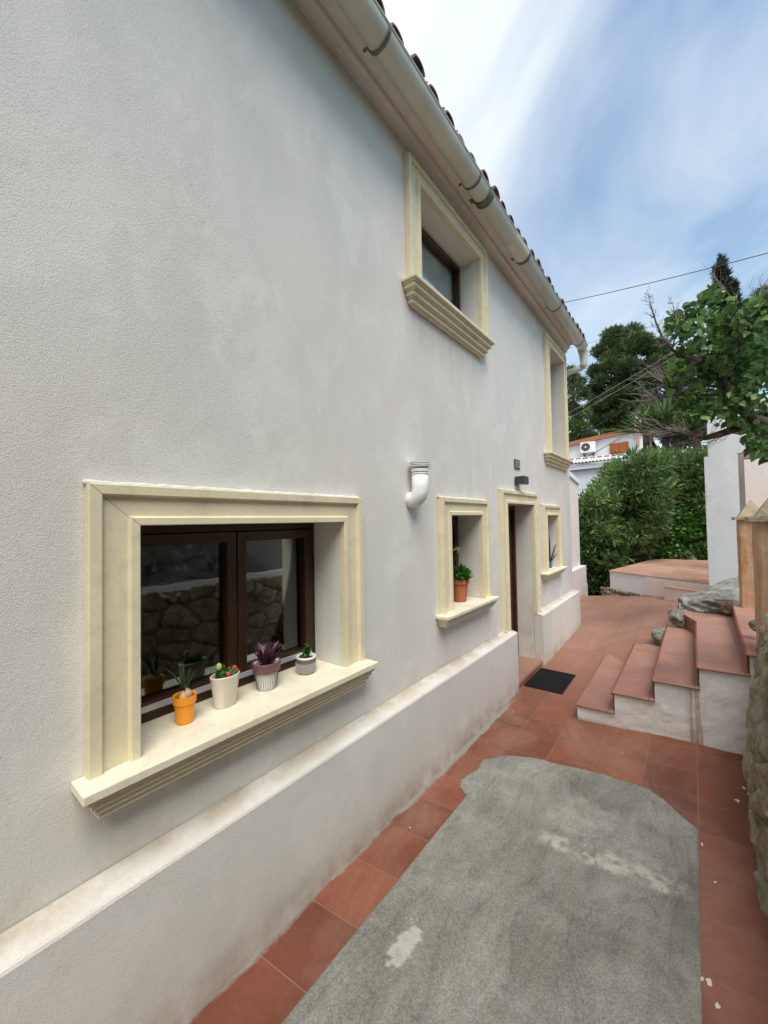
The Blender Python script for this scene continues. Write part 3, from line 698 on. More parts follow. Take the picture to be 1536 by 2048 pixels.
def cornice_sill(y0, y1, ztop, oy0, oy1, parent, depth=.125, hgt=.168, n=4):
    # heavier stepped sill of the upper windows
    mb = MB(); z = ztop; h = hgt/n
    for i in range(n):
        ins = .026*i
        mb.box(HX+.002, HX+depth-ins, y0+ins, y1-ins, z-h*.72, z-(.0005 if i else 0))
        mb.box(HX+.002, HX+depth-ins-.016, y0+ins+.016, y1-ins-.016, z-h+.0006, z-h*.72+.001)
        z -= h
    mb.box(BACK+.01, HX, oy0+.001, oy1-.001, ztop-.04, ztop)
    return build('sill', mb, 'cream', parent, bevel=.005)
def sash(o, parent, leaves_n=2, zlow=None, xf=-1.815, fr=.036, stw=.050, gm='glass'):
    a, b, c, d = o; c = c if zlow is None else zlow
    mb = MB()
    x0, x1 = xf-.045, xf
    mb.box(x0, x1, a, a+fr, c, d); mb.box(x0, x1, b-fr, b, c, d); mb.box(x0, x1, a+fr, b-fr, d-fr, d); mb.box(x0, x1, a+fr, b-fr, c, c+fr)
    f = build('window_frame', mb, 'frame', parent, bevel=.002)
    wdt = (b-a-2*fr)/leaves_n
    for i in range(leaves_n):
        y0 = a+fr+i*wdt+.003; y1 = y0+wdt-.006; st = stw; mb = MB()
        mb.box(x0+.005, x1+.016, y0, y0+st, c+fr+.003, d-fr-.003); mb.box(x0+.005, x1+.016, y1-st, y1, c+fr+.003, d-fr-.003)
        mb.box(x0+.005, x1+.016, y0+st, y1-st, d-fr-.003-st, d-fr-.003); mb.box(x0+.005, x1+.016, y0+st, y1-st, c+fr+.003, c+fr+.003+st)
        build('sash', mb, 'frame', parent, bevel=.003)
        mb = MB(); mb.box(x0+.018, x0+.022, y0+st-.004, y1-st+.004, c+fr+st, d-fr-st)
        build('pane', mb, gm, parent)
    return f

def frame_thing(name, key, legs, label):
    mb = MB()
    w = surround(name, OP[key], legs, house); tag(w, label); return w
w = frame_thing('window', 'big', -.815, 'large ground floor window with wide cream moulding')
sill(.375, 1.79, -.815, OP['big'][0], OP['big'][1], w, depth=.130, slab=.031, steps=4, sh=.019, inset=.0125)
sash(OP['big'], w, 2, zlow=-.815)
def tilt_vent():   # grey metal rail along the foot of the sashes
    mb = MB(); a, b, c, d = OP['big']; mb.box(-1.812, -1.790, a+.05, b-.05, -.765, -.740); build('drip_rail', mb, 'steel', w, bevel=.002)
tilt_vent()
w = frame_thing('window', 'w2', -.735, 'narrow ground floor window left of the door')
sill(2.655, 3.66, -.735, OP['w2'][0], OP['w2'][1], w, depth=.115, slab=.026, steps=3, sh=.019, inset=.013); sash(OP['w2'], w, 1, zlow=-.735)
w = frame_thing('window', 'w3', -.712, 'narrow ground floor window right of the door')
sill(5.35, 6.32, -.712, OP['w3'][0], OP['w3'][1], w, depth=.105, slab=.025, steps=3, sh=.017, inset=.013); sash(OP['w3'], w, 1, zlow=-.712)
w = frame_thing('window', 'u', 1.755, 'upper window with net curtain')
cornice_sill(2.28, 3.695, 1.755, OP['u'][0], OP['u'][1], w); sash(OP['u'], w, 1, zlow=1.755, xf=-1.79, fr=.022, stw=.034, gm='glass_upper')
def curtain(o, parent):
    a, b, c, d = o
    def fn(u, v):
        y = a+u*(b-a); z = c+v*(d-c); x = -1.856+.010*np.sin(u*48+np.sin(u*13)*2)*(1-.3*v); return np.stack([x, y, z], 1)
    grid_mesh('curtain', fn, 160, 8, 'curtain', parent)
curtain(OP['u'], w)
w = frame_thing('window', 'v', .93, 'tall upper window at the far corner')
cornice_sill(5.62, 6.86, .93, OP['v'][0], OP['v'][1], w, depth=.11, hgt=.17); sash(OP['v'], w, 1, zlow=.93)
# door
dr = frame_thing('door_surround', 'door', -1.168, None)
mb = MB(); a, b, c, d = OP['door']
mb.box(-1.88, -1.80, a, a+.05, -1.72, d); mb.box(-1.88, -1.80, b-.05, b, -1.72, d); mb.box(-1.88, -1.80, a+.05, b-.05, d-.05, d)
build('door_frame', mb, 'door', dr, bevel=.003)
mb = MB(); mb.box(-1.875, -1.835, a+.052, b-.052, -1.72, d-.052)
for y0, y1 in ((a+.14, (a+b)/2-.03), ((a+b)/2+.03, b-.14)):
    for z0, z1 in ((-1.58, -1.05), (-.93, -.2), (-.1, .04)): mb.box(-1.845, -1.825, y0, y1, z0, z1)
door = build('door', mb, 'door', dr, bevel=.006)
mb = MB(); mb.box(-1.90, -1.505, a+.001, b-.001, -1.79, -1.735)
build('threshold', mb, 'tread', dr, bevel=.01)

# cornice, gutter, roof
mb = MB()
prof = [(HX+.002, 2.80), (HX+.004, 2.80), (-1.592, 2.835), (-1.575, 2.862), (-1.548, 2.872), (-1.545, 2.912), (-1.530, 2.918), (-1.44, 2.920), (-1.44, 2.955), (-1.405, 2.958), (-1.40, 3.02), (-1.75, 3.06), (HX+.002, 3.0)]
mb.extrude_y(prof, -5, 7.12); build('cornice', mb, 'cornice', house)
GX, GZ, GR = -1.362, 2.852, .078
def gut_prof(r, t=.006, a0=178, a1=362, n=22):
    p = [(GX+r*math.cos(R(a0+(a1-a0)*i/n)), GZ+r*math.sin(R(a0+(a1-a0)*i/n))) for i in range(n+1)]
    q = [(GX+(r-t)*math.cos(R(a0+(a1-a0)*i/n)), GZ+(r-t)*math.sin(R(a0+(a1-a0)*i/n))) for i in range(n, -1, -1)]
    return p+q
mb = MB(); mb.extrude_y(gut_prof(GR), -5, 7.17)
gut = build('gutter', mb, 'gutter', house, True)
gut.data.polygons.foreach_set('use_smooth', [len(p.vertices) == 4 for p in gut.data.polygons])
mb = MB(); mb.tube([(GX+GR, -5, GZ+.004), (GX+GR, 7.17, GZ+.004)], .008, 10); build('lip_bead', mb, 'gutter', gut, True)
mb = MB(); mb.extrude_y(gut_prof(GR+.0035, .003), 3.86, 4.22); build('repair_sleeve', mb, 'gutter_new', gut)
for y, w_ in ((.2, .02), (1.77, .022), (3.00, .02), (3.225, .075), (4.235, .05), (5.50, .018), (6.85, .02)):
    mb = MB(); mb.extrude_y(gut_prof(GR+.007, .004, 172, 366), y-w_/2, y+w_/2)
    if w_ > .06:
        mb.extrude_y(gut_prof(GR+.010, .004, 172, 366), y-w_/2, y-w_/2+.016); mb.extrude_y(gut_prof(GR+.010, .004, 172, 366), y+w_/2-.016, y+w_/2)
    mb.box(GX-GR-.045, GX-GR-.006, y-w_/3, y+w_/3, GZ+.002, GZ+.012)
    build('bracket', mb, 'strap' if w_ != .05 else 'strap', gut)
mb = MB(); mb.tube([(GX, 7.16, GZ-.02), (GX, 7.20, GZ-.05), (GX, 7.22, GZ-.12), (GX, 7.22, GZ-.20), (GX+.0, 7.22, GZ-.27), (GX-.03, 7.22, GZ-.32)], [.080, .080, .070, .058, .056, .056], 20)
build('elbow', mb, 'gutter', gut, True)
mb = MB(); mb.tube([(GX-.02, 7.22, GZ-.315), (-1.70, 7.22, GZ-.36), (-1.80, 7.20, GZ-.40), (-1.85, 7.16, GZ-.50), (-1.85, 7.13, GZ-.7), (-1.85, 7.13, -1.7)], .050, 16)
build('downpipe', mb, 'gutter', gut, True)
mb = MB()
slope = .30; pitch_y = .207; ny = int((7.12+5)/pitch_y)
def tile_row(mb, x0, x1, dz, conv=True, r=.072, t=.012):
    for i in range(ny+1):
        yc = 7.04-i*pitch_y + (0 if conv else pitch_y/2)
        n = 8; V = []
        jz = random.uniform(-.006, .006); jx = random.uniform(-.018, .018); jy = random.uniform(-.008, .008)
        for (x, rr) in ((x0+jx, r), (x1+jx, r*.82)):
            for ring in (rr, rr-t):
                for k in range(n+1):
                    a = math.pi*k/n; s_ = 1 if conv else -1
                    V.append((x, yc+jy+ring*math.cos(a), 2.878+dz+jz+(-1.28-x)*slope+s_*ring*math.sin(a)*.85+(0 if conv else .085)))
        m_ = n+1; F = []
        for k in range(n):
            F += [(k, k+1, m_*2+k+1, m_*2+k), (m_+k, m_*3+k, m_*3+k+1, m_+k+1), (k, m_+k, m_+k+1, k+1), (2*m_+k, 2*m_+k+1, 3*m_+k+1, 3*m_+k)]
        F += [(0, 2*m_, 3*m_, m_), (n, m_+n, 3*m_+n, 2*m_+n)]
        mb.add(V, F)
x = -1.285
for row in range(8):
    tile_row(mb, x, x-.45, row*.012, True); tile_row(mb, x-.03, x-.45, row*.012-.01, False)
    x -= .36
build('roof_tiles', mb, 'rooftile', house)
mb = MB(); mb.add([(-1.30, -5, 2.875), (-1.30, 7.1, 2.875), (-4.0, 7.1, 2.875+.30*2.7), (-4.0, -5, 2.875+.30*2.7), (-6.2, 7.1, 3.2), (-6.2, -5, 3.2)], [(0, 1, 2, 3), (3, 2, 4, 5)])
build('roof_deck', mb, 'verge', house)

# things fixed to or standing on the house front
v = thing('vent_pipe', (-1.6, 2.33, .15), 'white painted elbow vent pipe with slatted cap on the stucco wall', 'vent pipe')
VX, VY = -1.515, 2.345; r = .059; mb = MB()
pts = [(HX-.02, VY-.01, .155), (HX+.02, VY-.008, .155)]+[(HX+.02+.065*math.sin(R(q)), VY-.005, .155+.065*(1-math.cos(R(q)))) for q in (20, 40, 60, 80)]+[(VX, VY, .24), (VX, VY, .345)]
mb.tube(pts, r, 24); build('pipe', mb, 'vent', v, True)
mb = MB()
for z0, z1, rr in ((.335, .343, r+.0035), (.352, .372, r+.004), (.380, .386, r+.003)): mb.lathe([(0, z0), (rr, z0), (rr, z1), (0, z1)], (VX, VY, 0), 28)
build('collar', mb, 'vent', v)
mb = MB()
for z0 in (.388, .400, .412): mb.lathe([(0, z0), (r+.014, z0), (r+.014, z0+.006), (0, z0+.006)], (VX, VY, 0), 32)
mb.lathe([(0, .385), (r-.012, .385), (r-.012, .42), (0, .42)], (VX, VY, 0), 20)
mb.lathe([(r+.012, .417), (r+.015, .420), (0, .424)], (VX, VY, 0), 32)
build('slatted_cap', mb, 'vent', v)

l = thing('wall_lamp', (-1.6, 4.53, .44), 'dark grey box shaped wall lamp above the front door', 'wall lamp')
mb = MB(); mb.box(HX+.012, HX+.115, 4.455, 4.615, .405, .495); build('lamp_body', mb, 'lamp', l, bevel=.002)
mb = MB(); mb.box(HX+.03, HX+.10, 4.47, 4.60, .400, .4045); build('diffuser', mb, 'lampglass', l)
mb = MB(); mb.box(HX, HX+.012, 4.48, 4.59, .42, .48); build('back_plate', mb, 'lamp', l)

n_ = thing('house_number_plate', (-1.6, 4.55, .59), 'small dark square house number plate on the wall above the lamp', 'number plate')
mb = MB(); mb.box(HX, HX+.012, 4.46, 4.64, .59, .70); build('plate', mb, 'slate', n_, bevel=.002)
def digits():
    cu = bpy.data.curves.new('num', 'FONT'); cu.body = '15'; cu.size = .115; cu.extrude = .003; cu.align_x = 'CENTER'; cu.space_character = 1.25
    t = bpy.data.objects.new('tmp', cu); COL.objects.link(t)
    me = bpy.data.meshes.new_from_object(t.evaluated_get(bpy.context.evaluated_depsgraph_get())); bpy.data.objects.remove(t)
    V = np.array([v_.co[:] for v_ in me.vertices]); mid = (V[:, 0].max()+V[:, 0].min())/2-.004
    W_ = np.stack([HX+.014+V[:, 2], 4.55+V[:, 0]*1.1, .605+V[:, 1]], 1)
    for left in (True, False):
        mb = MB(); mb.add(W_, [tuple(p.vertices) for p in me.polygons if (V[list(p.vertices), 0].mean() < mid) == left]); used = sorted({q for f in mb.f for q in f}); ix = {q: k for k, q in enumerate(used)}
        mb.v = [W_[used]]; mb.f = [tuple(ix[q] for q in f) for f in mb.f]; build('digit', mb, 'steel', n_, fix=False)
    bpy.data.meshes.remove(me)
digits()

# ---- pots
def pot_profile(rt_, rb, h, t=.006, rim=0, rimh=0):
    p = [(0, 0), (rb-.004, 0), (rb, .004)]
    if rim: p += [(rb+(rt_-rb)*(1-rimh/h), h-rimh), (rt_-.0, h-rimh), (rt_+rim, h-rimh+.002), (rt_+rim, h)]
    else: p += [(rt_, h-.003)]
    p += [(rt_+(rim or 0)-t*.5, h), (rt_-t, h-.004), (rt_-t-(rt_-rb)*.15, h*.80)]
    return p
def pot(loc, name, label, mat, rt_, rb, h, sx=1, sy=1, rot=0, group='pots on the window sills', **kw):
    t = thing(name, loc, label, 'potted plant', group)
    mb = MB(); mb.lathe(pot_profile(rt_, rb, h, **kw), loc, 40, sx, sy, rot); p = build('pot', mb, mat, t, True)
    p.data.polygons.foreach_set('use_smooth', [True]*len(p.data.polygons))
    e = p.modifiers.new('edge', 'EDGE_SPLIT'); e.split_angle = R(35)
    mb = MB(); mb.lathe([(rt_*.94, h*.82), (0, h*.86)], loc, 24, sx, sy, rot); build('soil', mb, 'soil', t)
    return t, p
def blades(parent, c, n, ln, w, mat, spread=.8, name='leaves', curve=.5, seed=1, seg=5, rbase=.008, thick=False):
    rd = random.Random(seed); mb = MB()
    for i in range(n):
        a = rd.uniform(0, 2*math.pi); sp_ = rd.uniform(.1, spread); l_ = ln*rd.uniform(.7, 1.15); pts = []
        dx_, dy_ = math.cos(a), math.sin(a); px_, py_ = -dy_, dx_
        V = []; tw = rd.uniform(-.5, .5)
        for k in range(seg+1):
            s = k/seg; out = rbase+l_*(sp_*s+curve*sp_*s*s*.6)*.75; z = l_*(s*(1-.25*sp_)-curve*sp_*s*s*.55)
            ww = w*(math.sin(math.pi*min(1, (s*.85+.15)))**.7)*.5*rd.uniform(.95, 1.05) if s < 1 else .0006
            x_, y_ = c[0]+dx_*out, c[1]+dy_*out
            V += [(x_-px_*ww, y_-py_*ww, c[2]+z+ww*tw), (x_, y_, c[2]+z-ww*.45), (x_+px_*ww, y_+py_*ww, c[2]+z-ww*tw)]
        F = []
        for k in range(seg):
            for q in (0, 1): F.append((k*3+q, k*3+q+1, k*3+q+4, k*3+q+3))
        mb.add(V, F)
    return build(name, mb, mat, parent, True, fix=False)
SZ = -.8145
# orange pot with sprouting onion
L1 = (-1.687, .777, SZ); t, p = pot(L1, 'potted_onion', 'small orange pot with a sprouting onion on the big window sill', 'orange', .043, .034, .112, rim=.002, rimh=.032)
mb = MB()
for q, (ox, oy, rr) in enumerate(((0, .005, .026), (.014, -.012, .018), (-.016, .012, .017))):
    mb.lathe([(.001, -rr*.8), (rr*.7, -rr*.6), (rr, 0), (rr*.75, rr*.6), (rr*.3, rr*1.05), (.003, rr*1.5)], (L1[0]+ox, L1[1]+oy, L1[2]+.108), 16)
build('bulb', mb, 'bulb', t, True)
mb = MB(); rd = random.Random(4)
for i in range(13):
    a = rd.uniform(0, 6.28); sp_ = rd.uniform(.1, .75); l_ = rd.uniform(.07, .125); P_ = []
    for k in range(6):
        s = k/5; P_.append((L1[0]+math.cos(a)*(.006+l_*sp_*s*(.5+.5*s)), L1[1]+math.sin(a)*(.006+l_*sp_*s*(.5+.5*s)), L1[2]+.125+l_*(s-.28*sp_*s*s)))
    mb.tube(P_, [.0034, .0038, .0036, .003, .0022, .0008], 6)
build('shoots', mb, 'onionleaf', t, True)
# ivory oval pot with pink buds
L2 = (-1.690, .958, SZ); t, p = pot(L2, 'potted_flowers', 'ivory oval pot with pink buds on the big window sill', 'ivory', .060, .043, .140, sx=.85, sy=1.12, t=.007)
C_, D_ = blob_pts((L2[0], L2[1], L2[2]+.135), (.032, .045, .030), 90, .2)
leaves('leaves', C_, .030, 'succulent', t, 'heart', .34)
mb = MB(); mb.tube([(L2[0], L2[1]-.026, L2[2]+.11), (L2[0]+.002, L2[1]-.030, L2[2]+.165)], .003, 6); build('stem', mb, 'onionleaf', t, True)
mb = MB()
mb.tube([(L2[0], L2[1]+.03, L2[2]+.11), (L2[0]+.012, L2[1]+.040, L2[2]+.145)], .003, 6); build('stem', mb, 'onionleaf', t, True)
mb = MB(); mb.lathe([(.002, -.018), (.011, -.010), (.0135, 0), (.010, .011), (.002, .018)], (L2[0]+.002, L2[1]-.030, L2[2]+.180), 14); build('green_bud', mb, 'greenbud', t, True)
mb = MB()
for q in ((.012, .040, .155, 1), (.022, .004, .138, .85), (.020, .048, .143, .7)):
    s_ = q[3]
    for k in range(5):
        a = k*1.257; mb.lathe([(.001, -.011*s_), (.006*s_, -.006*s_), (.0075*s_, .002), (.004*s_, .011*s_), (.0005, .014*s_)], (L2[0]+q[0]+math.cos(a)*.005*s_, L2[1]+q[1]+math.sin(a)*.005*s_, L2[2]+q[2]), 10)
build('pink_buds', mb, 'pinkbud', t, True)
# mauve rimmed pot with purple leaves
L3 = (-1.692, 1.180, SZ); t, p = pot(L3, 'potted_purple_plant', 'white fluted pot with mauve rim and purple leaves on the big window sill', 'chalk', .062, .044, .130, sx=.95, sy=1.05)
mb = MB()
for q in range(36):
    a = 2*math.pi*q/36; r0, r1 = .0448, .0575
    mb.tube([(L3[0]+r0*.95*math.cos(a), L3[1]+r0*1.05*math.sin(a), L3[2]+.004), (L3[0]+r1*.95*math.cos(a), L3[1]+r1*1.05*math.sin(a), L3[2]+.088)], .0012, 5)
build('flutes', mb, 'greyglaze', t)
mb = MB(); mb.lathe([(.0575, .088), (.0650, .089), (.0685, .130), (.0670, .1335), (.060, .1335), (.054, .115)], L3, 40, .95, 1.05); build('rim', mb, 'mauve', t)
blades(t, (L3[0]-.01, L3[1]+.005, L3[2]+.108), 17, .125, .030, 'purpleleaf', .95, 'leaves', .3, 3)
# small grey pot
L4 = (-1.690, 1.432, SZ); q4 = 1.13; t = thing('potted_succulent', L4, 'small dark patterned round pot with a green succulent at the right end of the sill', 'potted plant', 'pots on the window sills')
mb = MB(); mb.lathe([(0, 0), (.034, 0), (.040, .006), (.0475, .03), (.0490, .05), (.0470, .072), (.0455, .082)], L4, 40, q4, q4); p = build('pot', mb, 'greyglaze', t, True)
mb = MB(); mb.lathe([(.0455, .080), (.0478, .083), (.0475, .091), (.043, .092), (.040, .075)], L4, 40, q4, q4); build('rim', mb, 'chalk', t, True)
mb = MB()
for ring in range(9):
    zz = .008+ring*.0062; rr = float(np.interp(zz, [.006, .03, .05, .072], [.0402, .0477, .0492, .0472]))
    for q in range(28):
        a = 2*math.pi*(q+.5*(ring % 2))/28; c = (L4[0]+q4*rr*math.cos(a), L4[1]+q4*rr*math.sin(a), L4[2]+zz)
        tx, ty = -math.sin(a)*.0034, math.cos(a)*.0034
        mb.tube([(c[0]-tx, c[1]-ty, c[2]-.0018), (c[0], c[1], c[2]+.0016), (c[0]+tx, c[1]+ty, c[2]-.0018)], .0011, 4)
build('dot_pattern', mb, 'chalk', p)
mb = MB(); mb.lathe([(.042, .075), (0, .079)], L4, 24, q4, q4); build('soil', mb, 'soil', t)
C_, D_ = blob_pts((L4[0], L4[1]+.006, L4[2]+.118), (.014, .016, .028), 110, .2)
leaves('leaves', C_, .020, 'succulent', t, 'heart', .42)
C_, D_ = blob_pts((L4[0]-.004, L4[1]-.024, L4[2]+.090), (.016, .014, .010), 40, .2)
leaves('trailing_leaves', C_, .014, 'succulent', t, 'heart', .45)
# terracotta pot in the second window
L5 = (-1.690, 3.245, -.7345); t, p = pot(L5, 'potted_jade_plant', 'terracotta pot with a bushy green succulent in the window left of the door', 'terracotta', .080, .054, .205, rim=.006, rimh=.042, t=.01)
C_, D_ = blob_pts((L5[0], L5[1], L5[2]+.245), (.088, .088, .058), 420, .45)
leaves('leaves', C_, .042, 'succulent', t, 'heart', .40, dirs=D_)
mb = MB(); mb.tube([(L5[0]-.03, L5[1]-.04, L5[2]+.2), (L5[0]-.035, L5[1]-.035, L5[2]+.36), (L5[0]-.02, L5[1]-.01, L5[2]+.47)], .0025, 6); build('flower_stalk', mb, 'onionleaf', t)
C_, D_ = blob_pts((L5[0]-.015, L5[1]+.0, L5[2]+.475), (.02, .035, .012), 26, .2); leaves('flowers', C_, .03, 'yellowleaf', t, 'lance', .25)
# blue pot with dark blades
L6 = (-1.655, 5.985, -.7115); t, p = pot(L6, 'potted_agave', 'small blue pot with long dark spiky leaves in the window right of the door', 'blueglass', .028, .024, .095)
mb = MB()
for dx_, dy_, dz_ in ((-.04, -.16, .40), (.02, -.05, .42), (.06, .16, .28), (.07, .12, .12), (-.03, -.12, .22)):
    P0 = Vector((L6[0], L6[1], L6[2]+.09)); D0 = Vector((dx_, dy_, dz_))
    mb.tube([P0, P0+D0*.35+Vector((0, dy_*.1, 0)), P0+D0*.7, P0+D0], [.009, .011, .008, .001], 6)
build('blades', mb, 'darkblade', t, True)

# door mat
m_ = thing('door_mat', (-1.30, 4.58, -1.8), 'black rubber honeycomb door mat on the tiles outside the door', 'door mat')
mb = MB(); x0, x1, y0, y1 = -1.488, -1.105, 4.285, 4.875
mb.box(x0, x1, y0, y1, -1.797, -1.788); build('mat_base', mb, 'rubber', m_, bevel=.002)
mb = MB(); nx, nyy = 16, 25
for i in range(nx+1):
    xx = x0+.004+(x1-x0-.012)*i/nx; mb.box(xx, xx+.004, y0, y1, -1.7885, -1.778)
for j in range(nyy+1):
    yy = y0+.001+(y1-y0-.008)*j/nyy; mb.box(x0, x1, yy, yy+.005, -1.7885, -1.7785)
build('ribs', mb, 'rubber', m_)

# annex wall beyond the corner
aw = thing('boundary_wall', (-1.95, 8, -1.8), 'pale pink wall with sloping white coping beyond the house corner', 'wall')
def sloped(mb, x0, x1, y0, y1, zb, za, zc):
    mb.add([(x0, y0, zb), (x1, y0, zb), (x1, y1, zb), (x0, y1, zb), (x0, y0, za), (x1, y0, za), (x1, y1, zc), (x0, y1, zc)],
           [(3, 2, 1, 0), (4, 5, 6, 7), (0, 1, 5, 4), (1, 2, 6, 5), (2, 3, 7, 6), (3, 0, 4, 7)])
XW, YE = -2.06, 9.90
mb = MB(); sloped(mb, -2.35, XW, 7.06, YE-.06, -2.4, 1.17, .775); build('wall_panel', mb, 'pink_stucco', aw)
mb = MB(); sloped(mb, -2.4, XW+.035, 7.06, YE, 1.05, 1.29, .90)
mb = MB()
mb.add([(-2.4, 7.06, 1.17), (XW+.035, 7.06, 1.17), (XW+.035, YE, .775), (-2.4, YE, .775), (-2.4, 7.06, 1.275), (XW+.035, 7.06, 1.275), (XW+.035, YE, .885), (-2.4, YE, .885)],
       [(3, 2, 1, 0), (4, 5, 6, 7), (0, 1, 5, 4), (1, 2, 6, 5), (2, 3, 7, 6), (3, 0, 4, 7)])
mb.box(-2.4, XW+.0349, YE-.065, YE-.001, .67, .79)
build('coping', mb, 'white_render', aw, bevel=.008)
mb = MB(); mb.box(-2.4, XW+.115, 7.06, YE-.01, -2.6, -1.07); mb.box(-2.4, XW+.117, 7.06, YE+.06, -2.6, -1.49)
build('wall_base', mb, 'pink_stucco', aw, bevel=.008)

# ------------------------------------------------------------------ staircase on the right
st = thing('garden_steps', (-.28, 4.8, -1.8), 'five whitewashed steps with terracotta treads climbing right from the path', 'steps')
TOPS = [(-.86, -1.65), (-.572, -1.48), (-.288, -1.32), (.0, -1.16), (.292, -1.01)]
Yf = [3.825, 3.845, 3.865, 3.885, 3.90]
def masonry():
    # whitewashed core under the treads: rough front
    cols = []
    xs = np.unique(np.concatenate([np.linspace(-.862, .42, 100), [t_[0] for t_ in TOPS], [t_[0]-1e-4 for t_ in TOPS]]))
    zs = np.linspace(0, 1, 34); V = []
    for x_ in xs:
        top = -1.65
        for tx, tz in TOPS:
            if x_ >= tx-5e-5: top = tz
        top -= .014
        for s_ in zs:
            z_ = -1.83+(top+1.83)*s_
            yf = 3.83+(x_+.86)*.075
            V.append((x_, yf, z_))
    V = np.array(V); V[:, 1] += vnoise(V, 4, 4, 41)*.014+vnoise(V, 16, 3, 43)*.004
    nz = len(zs); F = [(i*nz+j, (i+1)*nz+j, (i+1)*nz+j+1, i*nz+j+1) for i in range(len(xs)-1) for j in range(nz-1)]
    mb = MB(); mb.add(V, F)
    # bodies behind the front skin
    for i, (tx, tz) in enumerate(TOPS):
        x1 = TOPS[i+1][0] if i < 4 else 1.6
        yb = [5.36, 5.38, 5.70, 5.54, 6.1][i]
        mb.box(tx+(.002 if i < 4 else .046), x1+.002, 3.85+.075*(tx+.86)*1.0+.01, yb, -1.9, tz-.015-.0003*i)
    return build('masonry', mb, 'stairside', st, fix=False)
masonry()
polys = [[(-.86, 3.82), (-.57, 3.845), (-.57, 5.75), (-.66, 5.74), (-.86, 5.42)],
         [(-.575, 3.84), (-.285, 3.865), (-.285, 5.62), (-.575, 5.45)],
         [(-.29, 3.865), (.005, 3.885), (.005, 5.74), (-.12, 5.86), (-.28, 5.90)],
         [(0.0, 3.882), (.295, 3.905), (.345, 6.10), (-.15, 6.16), (-.155, 6.03), (0.0, 5.56)],
         [(.288, 3.90), (1.6, 3.90), (1.6, 6.3), (.335, 6.15)]]
for i, pl in enumerate(polys):
    z = TOPS[i][1]; mb = MB(); th = .017
    pl2 = [(x_-(.012 if k in (0,) or (x_ < pl[1][0]-.2) else 0), y_-(.012 if y_ < 4 else 0)) for k, (x_, y_) in enumerate(pl)]
    mb.prism(pl2, z-th, z); build('tread', mb, 'tread', st, bevel=.007)
    a_ = pl2[0]; b_ = pl2[-1] if i != 3 else pl2[5]
    if i: mb = MB(); mb.tube([(a_[0]+.004, a_[1], z-.010), (b_[0]+.004, b_[1]-.02, z-.010)], .0115, 10); build('nosing', mb, 'riser', st, True)
mb = MB()
def vert_quad(mb, a, b, z0, z1, t=-.012):
    d = Vector((b[0]-a[0], b[1]-a[1], 0)).normalized(); n = Vector((d.y, -d.x, 0))*t
    mb.add([(a[0], a[1], z0), (b[0], b[1], z0), (b[0]+n.x, b[1]+n.y, z0), (a[0]+n.x, a[1]+n.y, z0), (a[0], a[1], z1), (b[0], b[1], z1), (b[0]+n.x, b[1]+n.y, z1), (a[0]+n.x, a[1]+n.y, z1)],
           [(0, 1, 2, 3), (4, 7, 6, 5), (0, 4, 5, 1), (1, 5, 6, 2), (2, 6, 7, 3), (3, 7, 4, 0)])
vert_quad(mb, (-.003, 5.56), (-.158, 6.03), -1.5, -1.178); vert_quad(mb, (.287, 3.93), (.335, 6.1), -1.165, -1.028); vert_quad(mb, (-.003, 3.92), (-.003, 5.56), -1.325, -1.178); vert_quad(mb, (-.290, 3.9), (-.29, 5.86), -1.485, -1.338); vert_quad(mb, (-.575, 3.88), (-.575, 5.45), -1.655, -1.498)
build('risers', mb, 'riser', st)

# rocks around the steps
def outline_rock(name, label, front, back, mat, **kw):
    o = hull_rock(name, [tuple(p) for p in front+back], mat, **kw); tag(o, label, 'rock', 'rocks beside the steps'); return o
fr_ = [PY(*q) for q in ((1349, 1222, 6.12), (1350, 1213, 6.15), (1359, 1200, 6.25), (1440, 1226, 6.05), (1398, 1224, 6.05), (1362, 1194, 6.4), (1430, 1196, 6.12), (1462, 1200, 6.15))]
bk_ = [PY(*q) for q in ((1373, 1190, 6.7), (1397, 1181, 6.9), (1423, 1170, 7.2), (1447, 1161, 7.4), (1486, 1152, 7.5), (1500, 1160, 7.2), (1505, 1200, 6.4), (1505, 1207, 6.3))]
low = [np.array((p[0], p[1], -1.6)) for p in fr_+bk_]
low = [l_ if l_[1] > 6.3 else np.array((l_[0]+.05, l_[1], -1.35)) for l_ in low]
outline_rock('boulder', 'large pale grey boulder slab behind the top step and the pillars', fr_+bk_, low, 'boulder', voxel=.016, disp=.05, size=.30, smooth=1, seed=2, strata=.02)
def small_rock(px0, px1, py0, py1, y, label, mat='rock', seed=3, dy=.3):
    c = PY((px0+px1)/2, (py0+py1)/2, y); a_ = PY(px0, py1, y); b_ = PY(px1, py0, y); w_ = (b_[0]-a_[0])/2; h_ = (b_[2]-a_[2])/2
    rd = random.Random(seed); pts = []
    for i in range(15):
        d = Vector((rd.gauss(0, 1), rd.gauss(0, 1), rd.gauss(0, 1))).normalized()
        d = Vector([abs(q)**.75*(1 if q > 0 else -1) for q in d])*rd.uniform(.82, 1.1)
        pts.append((c[0]+d.x*w_*1.05, c[1]+d.y*dy*.5, c[2]+d.z*h_*1.1))
    o = hull_rock('rock', pts, mat, voxel=.010, disp=.05, size=.14, smooth=0, seed=seed); tag(o, label, 'rock', 'rocks beside the steps')
small_rock(1336, 1374, 1226, 1262, 5.93, 'dark rounded rock wedged under the boulder at the back of the third step', seed=5)
small_rock(1305, 1334, 1257, 1312, 5.6, 'low grey rock at the foot of the third step beside the path', seed=9, dy=.35)
small_rock(1444, 1474, 1202, 1236, 6.08, 'small brown mossy rock between boulder and top riser', 'rubble', 12, .2)
small_rock(1503, 1520, 1246, 1262, 4.4, 'small pale stone lying on the top step near the wall end', 'rock', 14, .1)

